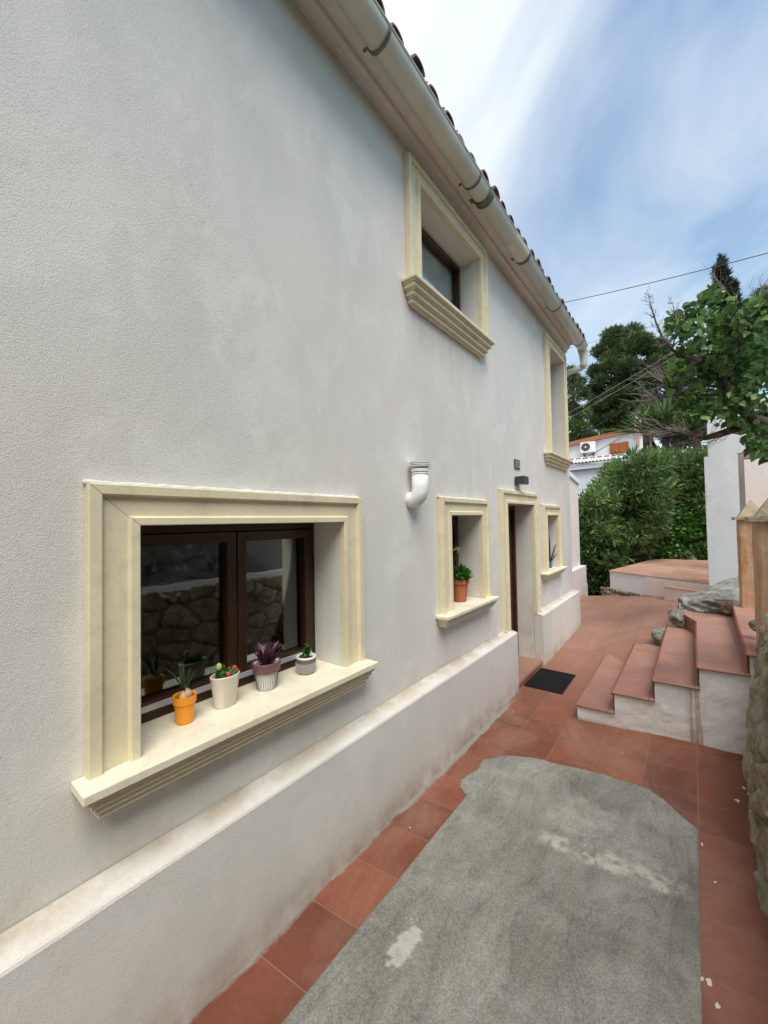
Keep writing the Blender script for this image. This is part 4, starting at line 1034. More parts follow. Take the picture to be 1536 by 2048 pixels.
# retaining wall on the right
def stones(a, b, sa, sb, seed):
    # jittered cells: returns F2-F1 and a random value per cell
    qa, qb = a/sa, b/sb; ia, ib = np.floor(qa).astype(int), np.floor(qb).astype(int); f1 = np.full(len(a), 9.); f2 = f1.copy(); val = np.zeros(len(a))
    def hh(x, y, k): q = np.sin(x*127.1+y*311.7+k*74.7+seed)*43758.5453; return q-np.floor(q)
    for da in (-1, 0, 1):
        for db in (-1, 0, 1):
            ca, cb_ = ia+da, ib+db; px_, py_ = ca+.12+.76*hh(ca, cb_, 1), cb_+.12+.76*hh(ca, cb_, 2)
            d = np.hypot(qa-px_, qb-py_); n_ = hh(ca, cb_, 3); m_ = d < f1
            f2 = np.where(m_, f1, np.minimum(f2, d)); val = np.where(m_, n_, val); f1 = np.where(m_, d, f1)
    return f2-f1, val
SA = {}
def retain(u, v):
    y = 3.87-u*8.6; z = np.interp(v, [0, .72, .86, 1], [0, 1, 1, 1]); zz = -1.85+z*1.18
    base = np.interp(y, [-5, 1.8, 2.3, 2.6, 2.9, 3.3, 3.87], [.33, .30, .23, .195, .213, .235, .30])
    lean = np.interp(zz, [-1.85, -1.5, -1.05, -.76, -.67], [.0, -.01, .03, .08, .12])
    top = np.clip(v-.72, 0, 1); x = base+lean+top*1.4+.035; zz = zz+top*.15
    P = np.stack([x, y, zz], 1); w1 = vnoise(P, 3, 3, 50)*.06; w2 = vnoise(P, 3.3, 3, 49)*.06
    e, val = stones(y+w1, zz+x*.8*(top > 0)+w2, .27, .19, 3.); st_ = np.clip(e/.30, 0, 1)**.5
    b = (st_-.5)*.055*(.6+.8*val)+vnoise(P*np.array([1, 1, 1.4]), 4.2, 4, 51, .55)*.035+vnoise(P, 16, 4, 52, .6)*.016+vnoise(P, 45, 3, 53)*.006
    P[:, 0] -= b*np.clip(1.2-top*3, .2, 1)+.02; P[:, 2] += np.where(v > .7, b*.8, 0)
    SA['m'] = np.clip(1-e/.10, 0, 1); SA['v'] = val
    return P
rw = thing('retaining_wall', (.4, 1, -1.8), 'rough mossy rubble retaining wall along the right edge of the path', 'stone wall')
wf = grid_mesh('wall_face', retain, 760, 150, 'rubblewall', rw)
for k_, q_ in (('mortar', 'm'), ('stone', 'v')):
    at_ = wf.data.attributes.new(k_, 'FLOAT', 'POINT'); at_.data.foreach_set('value', SA[q_].astype(np.float32))
def rend(u, v):   # end of the wall at the steps
    z = -1.85+v*1.18; lean = np.interp(z, [-1.85, -1.5, -1.05, -.76, -.67], [.0, -.01, .045, .10, .15])
    x = .285+lean+u*.5; y = 3.87+np.sin(u*math.pi)*.05+u*.02
    P = np.stack([x, y, z], 1); P[:, 1] += vnoise(P, 6, 4, 55)*.03*np.clip(u*8, 0, 1); P[:, 2] += np.where(v > .95, vnoise(P, 6, 3, 56)*.04, 0); return P
grid_mesh('wall_end', rend, 60, 70, 'rubble', rw)
# whitish cap running along the top, further back a second rough wall with shrubs above it
def capfn(u, v):
    y = 3.6-u*8.4; x = .42+v*.22; z = -.655+np.where((v > .04) & (v < .96), .055, -.05)
    P = np.stack([x, y, z], 1); P += (vnoise(P, 7, 3, 61)*.02)[:, None]; return P
grid_mesh('cap', capfn, 260, 12, 'whitewash', rw)
uw = thing('upper_stone_wall', (1.6, 0, -.6), 'rough pale stone wall on the bank above the retaining wall', 'stone wall')
def upw(u, v):
    y = 3.0-u*8; x = 1.15+v*.45; z = -.75+v*1.5
    P = np.stack([x, y, z], 1); b = np.abs(vnoise(P, 3.2, 4, 71))*.22+vnoise(P, 11, 3, 72)*.05; P[:, 0] -= b; P[:, 2] += b*.4*v; return P
grid_mesh('wall_face', upw, 260, 60, 'slab', uw)
mb = MB(); mb.box(.46, 1.25, -5, 3.3, -1.9, -.74); o = build('planting_bed', mb, 'dirt'); tag(o, kind='structure')
bank = [((2.0, 2.0), 'dark evergreen shrub nearest the steps on the upper bank'), ((2.0, .2), 'second dark shrub from the steps on the upper bank'),
        ((2.1, -1.7), 'third dark shrub from the steps on the upper bank'), ((2.0, -3.6), 'farthest dark shrub from the steps on the upper bank')]
for (cx, cy), lab in bank:  # mirrored in the panes; size raised to block sky light from the low wall
    t = thing('shrub', (cx, cy, .3), lab, 'shrub', 'shrubs on the upper bank')
    C_, D_ = blob_pts((cx, cy, 1.7), (.85, 1.15, 1.6), 5200, .5); leaves('foliage', C_, .15, 'bush', t, 'lance', .32)
    mb = MB(); mb.tube([(cx, cy, .0), (cx+.1, cy, .9), (cx, cy+.1, 2.2)], [.08, .06, .02], 8); build('stem', mb, 'bark', t)

# pillars
def pillar(cx, cy, label):
    t = thing('gate_pillar', (cx, cy, -1.01), label, 'pillar', 'stone pillars at the top of the steps')
    def fn(u, v):
        a = u*4; k = np.floor(a).astype(int) % 4; f = a-np.floor(a); h = .118
        cs = np.array([(-h, -h), (h, -h), (h, h), (-h, h)]); p0 = cs[k]; p1 = cs[(k+1) % 4]
        xy = p0*(1-f)[:, None]+p1*f[:, None]; P = np.stack([cx+xy[:, 0], cy+xy[:, 1], -1.02+v*.98], 1)
        b = vnoise(P, 5, 4, 81)*.009; P[:, 0] += b; P[:, 1] += b*.7
        r = np.clip(np.abs(f-.5)*2-.93, 0, 1)*.10; P[:, 0] -= np.sign(P[:, 0]-cx)*r; P[:, 1] -= np.sign(P[:, 1]-cy)*r; return P
    grid_mesh('shaft', fn, 161, 60, 'pillar', t)
    mb = MB(); mb.box(cx-.155, cx+.155, cy-.155, cy+.155, -.050, -.0125); build('cap_slab', mb, 'pillarcap', t, bevel=.004)
    mb = MB(); h = .112
    mb.add([(cx-h, cy-h, -.012), (cx+h, cy-h, -.012), (cx+h, cy+h, -.012), (cx-h, cy+h, -.012), (cx, cy, .178)], [(3, 2, 1, 0), (0, 1, 4), (1, 2, 4), (2, 3, 4), (3, 0, 4)])
    build('pyramid', mb, 'pillarcap', t, bevel=.004)
pillar(.505, 5.92, 'far ochre pillar with a pyramid cap beside the white porch')
pillar(.470, 4.02, 'nearer ochre pillar with a pyramid cap cut by the right edge')

# ------------------------------------------------------------------ raised terrace
tr = thing('raised_terrace', (-.4, 10, -1.5), 'low whitewashed terrace with pale terracotta floor beyond the path', 'terrace')
tp = [(-1.42, 9.36), (-.71, 8.90), (.167, 8.38), (1.6, 7.6), (2.4, 12.9), (.26, 12.75), (-.55, 12.65), (-.9, 12.2)]
mb = MB(); mb.prism(tp, -1.118, -1.100); build('floor', mb, 'tile_far', tr)
ti = [(x_*.985-.005, y_+.025) for x_, y_ in tp]
mb = MB(); mb.prism(ti, -1.75, -1.1185); build('side_wall', mb, 'white_render', tr)
mb = MB(); mb.prism([(-.73, 8.885), (.3, 8.26), (.3, 8.35), (-.70, 8.95)], -1.47, -1.135); build('pink_panel', mb, 'pink_stucco', tr)
mb = MB(); mb.prism([(-.44, 8.50), (.3, 8.04), (.3, 8.3), (-.42, 8.74)], -1.46, -1.236); build('step_block', mb, 'pink_stucco', tr)
mb = MB(); mb.prism([(-.45, 8.49), (.3, 8.02), (.3, 8.29), (-.40, 8.73)], -1.236, -1.222); build('step_tile', mb, 'tile_far', tr)
def sb(u, v):
    a_ = np.array([-1.57, 9.38]); b_ = np.array([-.66, 8.83]); p = a_[None]*(1-u)[:, None]+b_[None]*u[:, None]
    n_ = np.array([-.52, -.85]); z = -1.70+np.clip(v*1.5, 0, 1)*(.245-.04*u); back = np.clip(v-.67, 0, 1)*.5
    P = np.stack([p[:, 0]-n_[0]*back, p[:, 1]-n_[1]*back, z], 1); b = np.abs(vnoise(P*np.array([1, 1, 1.5]), 6, 3, 91))*.07
    P[:, 0] += n_[0]*b; P[:, 1] += n_[1]*b; P[:, 2] += vnoise(P, 7, 2, 92)*.02; return P
grid_mesh('stone_footing', sb, 90, 30, 'basestone', tr)

# ------------------------------------------------------------------ white porch building
pb = thing('white_porch', (.6, 8.3, -1.1), 'white rendered porch building with an arched opening behind the pillars', 'building')
def porch():
    mb = MB(); y = 8.15; yb = 8.45
    xl, xo = .172, .572
    # left pier
    mb.box(xl, xo, y, yb, -1.6, .93)
    # shoulder and upper wall
    top = 1.75
    mb.box(xl+.055, 3.2, y+.001, yb, .9301, top)
    # arch lintel
    n = 26; V = []; F = []
    for i in range(n+1):
        s = i/n; x_ = xo+s*1.5; za = .955+.0*s-.17*s**2.2 if False else .965-.15*s
        za = .97-.02*math.sin(math.pi*s)-.10*s
        V += [(x_, y, za), (x_, y, .9302), (x_, yb, za), (x_, yb, .9302)]
    return mb, y, yb, xl, xo, top
mb, y_, yb_, xl, xo, top_ = porch()
mb = MB(); mb.box(xl, xo, y_, yb_, -1.6, .955)
mb.box(xl+.055, xo, y_+.001, yb_, .956, 1.75)
# segmental arch above the opening
n = 24; A = []
for i in range(n+1):
    s = i/n; A.append((xo+s*1.30, .965+.06*math.sin(math.pi*s)-.0*s))
V = [(x_, y_, z_) for x_, z_ in A]+[(x_, y_, 1.75) for x_, z_ in A]+[(x_, yb_, z_) for x_, z_ in A]+[(x_, yb_, 1.75) for x_, z_ in A]
k = n+1; F = []
for i in range(n): F += [(i, i+1, k+i+1, k+i), (2*k+i, 3*k+i, 3*k+i+1, 2*k+i+1), (i, 2*k+i, 2*k+i+1, i+1), (k+i, k+i+1, 3*k+i+1, 3*k+i)]
mb.add(V, F); mb.box(xo+1.30, 4.2, y_, yb_, -1.6, 1.75)
mb.box(4.0, 4.2, yb_, 11.5, -1.6, 1.75)
build('wall', mb, 'white_render', pb, fix=True)
mb = MB(); mb.box(.40, 4.0, 10.4, 10.5, -1.6, 1.75); build('inner_wall', mb, 'pink_stucco', pb)
# inner arch posts seen through the opening
mb = MB(); mb.box(.60, .70, 8.9, 9.05, -1.6, .95); mb.box(1.02, 1.14, 8.9, 9.05, -1.6, .95); mb.box(.60, 3.0, 8.9, 9.05, .9505, 1.3); build('inner_arch', mb, 'beige_render', pb)

# ------------------------------------------------------------------ hedge, ivy
def hedge_pts(outline, ylo, yhi, n):
    """outline: list of (px, top py, bottom py); random points in the volume"""
    pxs = [o[0] for o in outline]; out = []
    px = rng.uniform(pxs[0], pxs[-1], n); t = np.interp(px, pxs, [o[1] for o in outline]); b = np.interp(px, pxs, [o[2] for o in outline])
    py = t+(b-t)*rng.uniform(0, 1, n)**.9; yy = rng.uniform(ylo, yhi, n)
    return px, py, yy
def shrub_mass(name, label, cat, clumps, mat, shape, size, aspect, n_per, stems, loc, group=None, up=.25, stemr=.02):
    t = thing(name, loc, label, cat, group); Cs = []; Ds = []
    for c, r in clumps:
        C_, D_ = blob_pts(c, r, int(n_per*max(.25, (r[0]*r[2])/.12)), .35); Cs.append(C_); Ds.append(D_)
    leaves('foliage', np.concatenate(Cs), size, mat, t, shape, aspect, dirs=np.concatenate(Ds)*.9, up=up)
    mb = MB()
    for c, r in clumps[:stems]:
        b_ = (loc[0]+(c[0]-loc[0])*.45, loc[1]+.1*random.random(), loc[2])
        m1 = ((b_[0]+c[0])/2+random.uniform(-.1, .1), (b_[1]+c[1])/2, (b_[2]+c[2])/2)
        mb.tube([b_, m1, c], [stemr*1.6, stemr, stemr*.4], 6)
    if stems: build('stems', mb, 'bark', t)
    return t
def clumps_from_px(lst, jit=.15):
    out = []
    for px, py, y, r in lst:
        c = PY(px, py, y); out.append((tuple(c), (r, r*.9, r*.85)))
    return out
random.seed(3)
def region_clumps(poly_top, poly_bot, y0, y1, r0, r1, count, x0, x1):
    L_ = []
    for _ in range(count):
        px = random.uniform(x0, x1); t = np.interp(px, [p[0] for p in poly_top], [p[1] for p in poly_top]); b = np.interp(px, [p[0] for p in poly_bot], [p[1] for p in poly_bot])
        r = random.uniform(r0, r1); y = random.uniform(y0, y1); rp = r*F_PX/(y*.786)*1.0
        if b-t < rp*1.2: continue
        py = random.uniform(t+rp*.85, b)
        L_.append((px, py, y, r))
    return clumps_from_px(L_)
# oleander: three bushes
top_line = [(1155, 985), (1168, 972), (1185, 985), (1200, 950), (1222, 925), (1245, 905), (1262, 893), (1290, 902), (1320, 895), (1345, 885), (1375, 900), (1415, 895)]
bot_line = [(1155, 1115), (1270, 1110), (1295, 1060), (1340, 1035), (1420, 1025)]
c1 = region_clumps(top_line, bot_line, 11.3, 12.6, .16, .34, 150, 1192, 1325)
t1 = PY(1250, 1150, 12.6); shrub_mass('oleander_bush', 'large grey green oleander bush in the middle of the hedge', 'bush', c1, 'oleander', 'lance', .19, .10, 330, 26, (t1[0], t1[1], -2.9), 'oleander bushes behind the terrace')
c2 = region_clumps(top_line, bot_line, 12.9, 14.0, .18, .36, 120, 1290, 1425)
t1 = PY(1360, 1150, 13.4); shrub_mass('oleander_bush', 'oleander bush on the right of the hedge beside the white porch', 'bush', c2, 'oleander', 'lance', .20, .10, 330, 26, (t1[0], t1[1], -2.9), 'oleander bushes behind the terrace')
c3 = region_clumps(top_line, [(1155, 1130), (1215, 1130)], 10.4, 11.4, .13, .24, 80, 1150, 1228)
t1 = PY(1180, 1190, 11); shrub_mass('oleander_bush', 'narrow oleander bush beside the boundary wall', 'bush', c3, 'oleander', 'lance', .17, .10, 360, 16, (t1[0], t1[1], -2.9), 'oleander bushes behind the terrace')
# darker low shrubs behind the terrace edge
c4_ = region_clumps([(1150, 1060), (1300, 1050)], [(1150, 1215), (1300, 1160)], 10.2, 11.4, .14, .26, 70, 1160, 1240)
t1 = PY(1195, 1190, 10.8); shrub_mass('shrub', 'low dark green shrub in the gap between wall and terrace', 'shrub', c4_, 'bush', 'heart', .085, .4, 420, 10, (t1[0], t1[1], -2.9))
c5 = region_clumps([(1225, 1062), (1290, 1030), (1320, 1015), (1360, 1008), (1425, 1010)], [(1225, 1150), (1330, 1120), (1425, 1120)], 12.72, 13.1, .12, .22, 170, 1215, 1425)
t1 = PY(1340, 1120, 12.9); shrub_mass('ivy', 'bright green ivy covering the wall at the back of the terrace', 'ivy', c5, 'ivy', 'heart', .075, .5, 560, 0, (t1[0], t1[1], -1.1))
gw = thing('garden_wall', (0, 13.4, -2), 'dark garden wall hidden under the ivy behind the terrace', 'wall')
mb = MB(); mb.box(-1.0, 2.8, 13.35, 13.6, -2.5, .3); build('wall_panel', mb, 'dirt', gw)
bx = thing('utility_box', tuple(PY(1376, 1118, 12.72)), 'small white box low on the ivy wall', 'box')
c = PY(1376, 1112, 12.74); mb = MB(); mb.box(c[0]-.17, c[0]+.17, 12.70, 12.9, c[2]-.10, c[2]+.12); build('box_body', mb, 'whitewash', bx, bevel=.01)
mb = MB(); mb.box(c[0]-.20, c[0]+.20, 12.67, 12.9, c[2]-.17, c[2]-.1001); build('brick_foot', mb, 'verge', bx)

# ------------------------------------------------------------------ far white house
FY = 18.0
fh = thing('far_white_house', (-3, 19, -1), 'white house with a low gable and tiled lean-to beyond the hedge', 'house')
def fx(px, py, y=FY): return PY(px, py, y)
def wallpoly(mb, pts, y, t=.3):
    Vf = [tuple(fx(p[0], p[1], y)) for p in pts]; k = len(Vf); Vb = [(a_, b_+t, c_) for a_, b_, c_ in Vf]
    mb.add(Vf+Vb, [tuple(range(k)), tuple(range(2*k-1, k-1, -1))]+[(i, (i+1) % k, (i+1) % k+k, i+k) for i in range(k)])
mb = MB(); wallpoly(mb, [(1090, 948), (1330, 925), (1330, 1100), (1090, 1100)], FY, 3); build('wall', mb, 'white_render', fh)
mb = MB(); wallpoly(mb, [(1080, 903), (1270, 862), (1296, 868), (1296, 960), (1080, 960)], 19.2, 4); build('gable_wall', mb, 'white_render', fh)
mb = MB(); wallpoly(mb, [(1080, 897), (1270, 854), (1274, 861), (1080, 905)], 19.0, 4.5); wallpoly(mb, [(1270, 854), (1298, 862), (1298, 870), (1270, 862)], 19.0, 4.5); build('roof', mb, 'verge', fh)
mb = MB(); x_ = -5.2
a_ = fx(1090, 935); b_ = fx(1330, 909)
for i in range(34):
    s = i/33; c = a_*(1-s)+b_*s; pts = [(c[0], FY-.28, c[2]-.02), (c[0], FY+.9, c[2]+.12)]
    n = 8; V = []
    for P_ in pts:
        for q in range(n+1):
            an = math.pi*q/n; V.append((P_[0]+.072*math.cos(an), P_[1], P_[2]+.075*math.sin(an)))
        for q in range(n+1):
            an = math.pi*q/n; V.append((P_[0]+.052*math.cos(an), P_[1], P_[2]+.055*math.sin(an)))
    m2 = n+1; F = []
    for q in range(n): F += [(q, q+1, 2*m2+q+1, 2*m2+q), (m2+q, 3*m2+q, 3*m2+q+1, m2+q+1), (q, m2+q, m2+q+1, q+1)]
    mb.add(V, F)
build('eaves_tiles', mb, 'whitetile', fh)
mb = MB(); wallpoly(mb, [(1090, 938), (1330, 913), (1330, 921), (1090, 946)], FY-.18, .4); build('eaves_board', mb, 'white_render', fh)
mb = MB(); wallpoly(mb, [(1090, 921), (1330, 899), (1330, 906), (1090, 930)], FY+.6, .3); rdg = build('parapet', mb, 'whitetile', fh)
mb = MB()
for i in range(9):
    px0 = 1137+i*14.2; s = (px0-1090)/240; yt = 921-22*s; wallpoly(mb, [(px0, yt+1.0), (px0+10.5, yt+.1), (px0+10.5, yt+2.4), (px0, yt+3.4)], FY+.585, .02)
build('brick_slots', mb, 'verge', fh)
w_ = None
mb = MB(); wallpoly(mb, [(1219, 888), (1256, 882.5), (1257, 907), (1220, 909)], 19.12, .1); sh_ = build('shutter', mb, 'shutter', fh)
mb = MB(); wallpoly(mb, [(1222, 891.5), (1237, 889), (1237.5, 905), (1222.5, 906)], 19.09, .02); wallpoly(mb, [(1239, 888.8), (1253.5, 886.3), (1254, 904), (1239.5, 905)], 19.09, .02); build('shutter_panels', mb, 'shutter', sh_)
a_ = fx(1272, 828, 18.9); b_ = fx(1275, 895, 18.9); mb = MB(); mb.tube([a_, b_], .075, 14); fl = build('flue_pipe', mb, 'pinkpipe', fh, True)
mb = MB(); mb.tube([a_+np.array((0, 0, .0)), a_+np.array((0, 0, .05))], .14, 14); mb.tube([a_+np.array((0, 0, -.12)), a_+np.array((0, 0, -.02))], .082, 14); build('flue_cap', mb, 'strap', fl)
c = fx(1280, 870, 19.1); mb = MB(); mb.box(c[0]-.14, c[0]+.14, 19.05, 19.4, c[2]-.8, c[2]+.62); build('chimney', mb, 'white_render', fh, bevel=.06)
# air conditioner
a_ = fx(1160, 886.5, 18.85); b_ = fx(1190, 903, 18.85)
ac = thing('air_conditioner', ((a_[0]+b_[0])/2, 18.9, b_[2]), 'white air conditioning unit with round fan grille on the far gable wall', 'air conditioner')
mb = MB(); mb.box(a_[0], b_[0], 18.85, 19.15, b_[2], a_[2]+.02); build('casing', mb, 'acwhite', ac, bevel=.02)
cc = fx(1171, 894, 18.83); mb = MB(); rr = (a_[2]-b_[2])*.40; V = [(cc[0]+rr*math.cos(q*math.pi/14), 18.835, cc[2]+rr*math.sin(q*math.pi/14)) for q in range(28)]+[(cc[0]+rr*math.cos(q*math.pi/14), 18.86, cc[2]+rr*math.sin(q*math.pi/14)) for q in range(28)]
mb.add(V, [tuple(range(28))]+[(q, (q+1) % 28, (q+1) % 28+28, q+28) for q in range(28)]); g_ = build('fan_grille', mb, 'acdark', ac)
V = [(cc[0]+rr*.2*math.cos(q*math.pi/8), 18.825, cc[2]+rr*.2*math.sin(q*math.pi/8)) for q in range(16)]; mb = MB(); mb.add(V, [tuple(range(16))]); build('fan_hub', mb, 'acwhite', g_)
for q in (.2, .8):
    x_ = a_[0]*(1-q)+b_[0]*q; mb = MB(); mb.tube([(x_, 18.86, b_[2]-.02), (x_, 19.18, b_[2]-.02), (x_, 19.18, b_[2]-.2), (x_, 18.86, b_[2]-.02)], .018, 6); build('wall_bracket', mb, 'strap', ac)

# ------------------------------------------------------------------ trees
def tree_crown(t, clumps, mat, shape, size, aspect, dens, trunk, loc, limb=.05, barkmat='bark'):
    Cs = []; Ds = []
    for c, r in clumps:
        C_, D_ = blob_pts(c, r, int(dens*r[0]*r[2]), .25); Cs.append(C_); Ds.append(D_)
    leaves('crown', np.concatenate(Cs), size, mat, t, shape, aspect, dirs=np.concatenate(Ds), up=.5)
    mb = MB(); mb.tube(trunk, [limb*4*(1-.75*i/(len(trunk)-1)) for i in range(len(trunk))], 10)
    tk = [Vector(p) for p in trunk]
    for c, r in clumps[::3]:
        c = Vector(c); b_ = min(tk, key=lambda q: abs(q.z-(c.z-1.0))); m1 = (b_+c)/2+Vector((0, 0, -.2))
        mb.tube([b_, m1, c], [limb, limb*.7, limb*.25], 6)
    build('trunk', mb, barkmat, t, True)
random.seed(11)
def crown_px(pts, y, ys, rj=(.8, 1.15)):
    out = []
    for px, py, rp in pts:
        yy = y+random.uniform(-ys, ys); dist = yy*.786; r = rp*dist/F_PX*random.uniform(*rj)
        out.append((tuple(PY(px, py, yy)), (r, r, r*.8)))
    return out
def pine(label, outline, y, count, rmin, rmax, trunk_px, base_z=-2, dens=2600, name='pine_tree'):
    """outline: polygon in px; fill with clumps"""
    pl = outline; xs = [p[0] for p in pl]; ysx = [p[1] for p in pl]; pts = []
    def inside(x, y_):
        c = False
        for i in range(len(pl)):
            x1, y1 = pl[i]; x2, y2 = pl[(i+1) % len(pl)]
            if (y1 > y_) != (y2 > y_) and x < (x2-x1)*(y_-y1)/(y2-y1)+x1: c = not c
        return c
    while len(pts) < count:
        x, yy = random.uniform(min(xs), max(xs)), random.uniform(min(ysx), max(ysx))
        if inside(x, yy): pts.append((x, yy, random.uniform(rmin, rmax)))
    cl = crown_px(pts, y, 1.6, (.9, 1.35)); tb = PY(trunk_px[0], trunk_px[1], y); tb2 = (tb[0], tb[1], base_z)
    t = thing(name, tb2, label, 'tree', 'trees beyond the far house')
    tt = PY(trunk_px[2], trunk_px[3], y)
    trunk = [tuple(np.array(tb2)*(1-s)+tt*s+np.array((random.uniform(-.2, .2), 0, 0))*s) for s in np.linspace(0, 1, 7)]
    tree_crown(t, cl, 'pine', 'needle', .24, .13, int(dens*1.15), trunk, tb2, .07)
pine('tall dark pine in the centre beyond the far house', [(1178, 720), (1200, 690), (1222, 662), (1240, 652), (1268, 665), (1290, 675), (1318, 690), (1326, 715), (1310, 745), (1290, 790), (1300, 830), (1275, 850), (1230, 862), (1190, 860), (1172, 800), (1182, 760)], 28, 150, 9, 18, (1238, 900, 1240, 690))
pine('lower pine beside the house corner with sky showing through', [(1120, 745), (1140, 735), (1165, 765), (1180, 800), (1178, 850), (1190, 870), (1150, 885), (1110, 890), (1110, 800)], 25, 46, 7, 14, (1150, 900, 1150, 760), dens=2000)
pine('shadowy pine behind the bare twigs on the right', [(1290, 735), (1340, 700), (1400, 720), (1440, 760), (1430, 840), (1380, 850), (1330, 845), (1290, 860), (1285, 800)], 30, 85, 9, 16, (1350, 900, 1355, 730), dens=1500)
pine('pale pine crown at the right edge behind the broad leaved tree', [(1478, 640), (1490, 610), (1510, 590), (1536, 578), (1580, 575), (1600, 660), (1560, 700), (1490, 690)], 24, 36, 8, 15, (1545, 880, 1540, 640), dens=2000)
# round bush below the left pine
cl = crown_px([(1135, 862, 18), (1150, 850, 15), (1165, 858, 16), (1182, 872, 13), (1125, 880, 15), (1150, 878, 16), (1200, 868, 10), (1215, 862, 9)], 23, .6)
t = thing('bush', tuple((cl[0][0][0], cl[0][0][1], -1)), 'rounded green bush above the far roof next to the corner window', 'bush')
tree_crown(t, cl, 'bush', 'needle', .22, .18, 2600, [(cl[1][0][0], cl[1][0][1], -1), (cl[1][0][0], cl[1][0][1], 3.5)], (0, 0, 0), .04)
cl = crown_px([(random.uniform(1285, 1420), random.uniform(815, 930), random.uniform(12, 20)) for _ in range(46)], 21, 1.0)
t = thing('bush', (cl[0][0][0], 21, -1), 'dark bushy mass behind the yuccas between the chimney and the white porch', 'bush')
tree_crown(t, cl, 'pine', 'needle', .20, .2, 2200, [(cl[1][0][0], cl[1][0][1], -1), (cl[1][0][0], cl[1][0][1], 2.5)], (0, 0, 0), .04)
# cypress
def cypress():
    y = 22; prof = [(512, 3, 1444), (525, 9, 1443), (545, 13, 1442), (560, 11, 1444), (575, 17, 1449), (592, 24, 1450), (610, 27, 1452), (630, 28, 1453), (660, 30, 1455), (700, 30, 1458), (760, 30, 1460)]
    pts = []
    for py in range(514, 760, 7):
        w_ = np.interp(py, [p[0] for p in prof], [p[1] for p in prof]); cx = np.interp(py, [p[0] for p in prof], [p[2] for p in prof])
        for q in range(1+int(w_/8)): pts.append((cx+random.uniform(-w_*.75, w_*.75), py, max(4, min(9, w_*.6))))
    cl = []
    for px, py, rp in pts:
        yy = y+random.uniform(-.5, .5); r = rp*yy*.786/F_PX; cl.append((tuple(PY(px, py, yy)), (r, r, r*1.5)))
    b_ = PY(1455, 760, y); t = thing('cypress_tree', (b_[0], y, -1), 'tall narrow dark cypress rising above the broad leaved tree', 'tree')
    tree_crown(t, cl, 'cypress', 'needle', .17, .16, 5200, [(b_[0], y, -1), (b_[0], y, 4), tuple(PY(1446, 560, y))], (0, 0, 0), .04)
cypress()
# yucca heads
for i, (px, py, lab, ln) in enumerate(((1292, 868, 'spiky yucca head left of the row above the hedge', .85), (1330, 850, 'spiky yucca head in the middle of the row above the hedge', .9), (1392, 848, 'spiky yucca head right of the row next to the white porch', .95), (1352, 880, 'lower spiky yucca head between the taller ones', .8))):
    c = PY(px, py, 14.6); t = thing('yucca', (c[0], c[1], -1.5), lab, 'yucca', 'yuccas above the hedge')
    blades(t, tuple(c), 95, ln*1.05, .075, 'yucca', 1.7, 'blades', .35, 20+i, 6, .03)
    mb = MB(); mb.tube([(c[0], c[1], -1.5), tuple(c)], [.12, .09], 8); build('trunk', mb, 'bark', t)

# near broad-leaved tree on the right, half bare
bt = thing('broadleaf_tree', (2.2, 6.6, -1.0), 'half bare broad leaved tree with grey branches leaning in over the pillars', 'tree')
TY = 6.6
def bp(px, py, y=TY): return tuple(PY(px, py, y))
mb = MB()
limbs = [
 ([(1640, 905), (1590, 880), (1536, 850), (1500, 838), (1468, 790), (1440, 758), (1420, 742), (1400, 722), (1398, 690)], [.13, .11, .085, .07, .055, .045, .038, .028, .018], 6.6),
 ([(1590, 880), (1520, 862), (1480, 855), (1440, 868), (1410, 876), (1378, 868), (1345, 864), (1312, 861)], [.10, .07, .05, .042, .034, .020, .012, .005], 6.4),
 ([(1500, 838), (1488, 780), (1486, 735), (1482, 690), (1478, 640), (1464, 600), (1448, 575)], [.06, .045, .038, .032, .024, .014, .004], 6.7),
 ([(1486, 700), (1498, 650), (1510, 618), (1520, 600)], [.02, .014, .008, .003], 6.8),
 ([(1400, 722), (1370, 715), (1345, 700), (1325, 675), (1312, 645), (1303, 615), (1296, 588)], [.028, .022, .018, .014, .010, .006, .002], 6.2),
 ([(1345, 700), (1352, 660), (1350, 630), (1344, 603)], [.010, .007, .005, .002], 6.3),
 ([(1455, 775), (1400, 770), (1350, 790), (1318, 796), (1300, 800)], [.018, .014, .010, .006, .002], 6.5),
 ([(1430, 750), (1390, 750), (1350, 760), (1322, 748), (1305, 745)], [.016, .012, .008, .005, .002], 6.6),
 ([(1440, 790), (1400, 790), (1360, 775), (1330, 765)], [.016, .010, .006, .002], 6.4),
 ([(1600, 860), (1560, 800), (1540, 740), (1530, 690), (1525, 640)], [.09, .06, .04, .03, .01], 6.9),
]
mb.tube([(2.2, 6.6, -1.1), (2.1, 6.6, -.3), bp(1640, 905)], [.20, .16, .13], 12)
rd = random.Random(21)
def limb(pts, rad, y):
    P_ = [Vector(bp(px, py, y+.25*math.sin(i*1.7+px))) for i, (px, py) in enumerate(pts)]; mb.tube(P_, rad, 8); return P_
def twigs(a, b, n, ln, depth=0, tmb=None):
    for i in range(n):
        s = rd.uniform(.1, 1); p = a.lerp(b, s); d = (b-a).normalized()
        q = d*1.1+Vector((rd.gauss(0, .42), rd.gauss(0, .42), rd.gauss(0, .42))); q.normalize(); l_ = ln*rd.uniform(.4, 1.1)
        m1 = p+q*l_*.5+Vector((rd.gauss(0, .02), 0, rd.gauss(0, .02))); e = p+q*l_+Vector((0, 0, rd.uniform(-.02, .06)))
        tmb.tube([p, m1, e], [.0045-.0015*depth, .0032-.001*depth, .0010], 4, False)
        if depth < 1: twigs(p, e, 4, ln*.5, depth+1, tmb)
LP = []
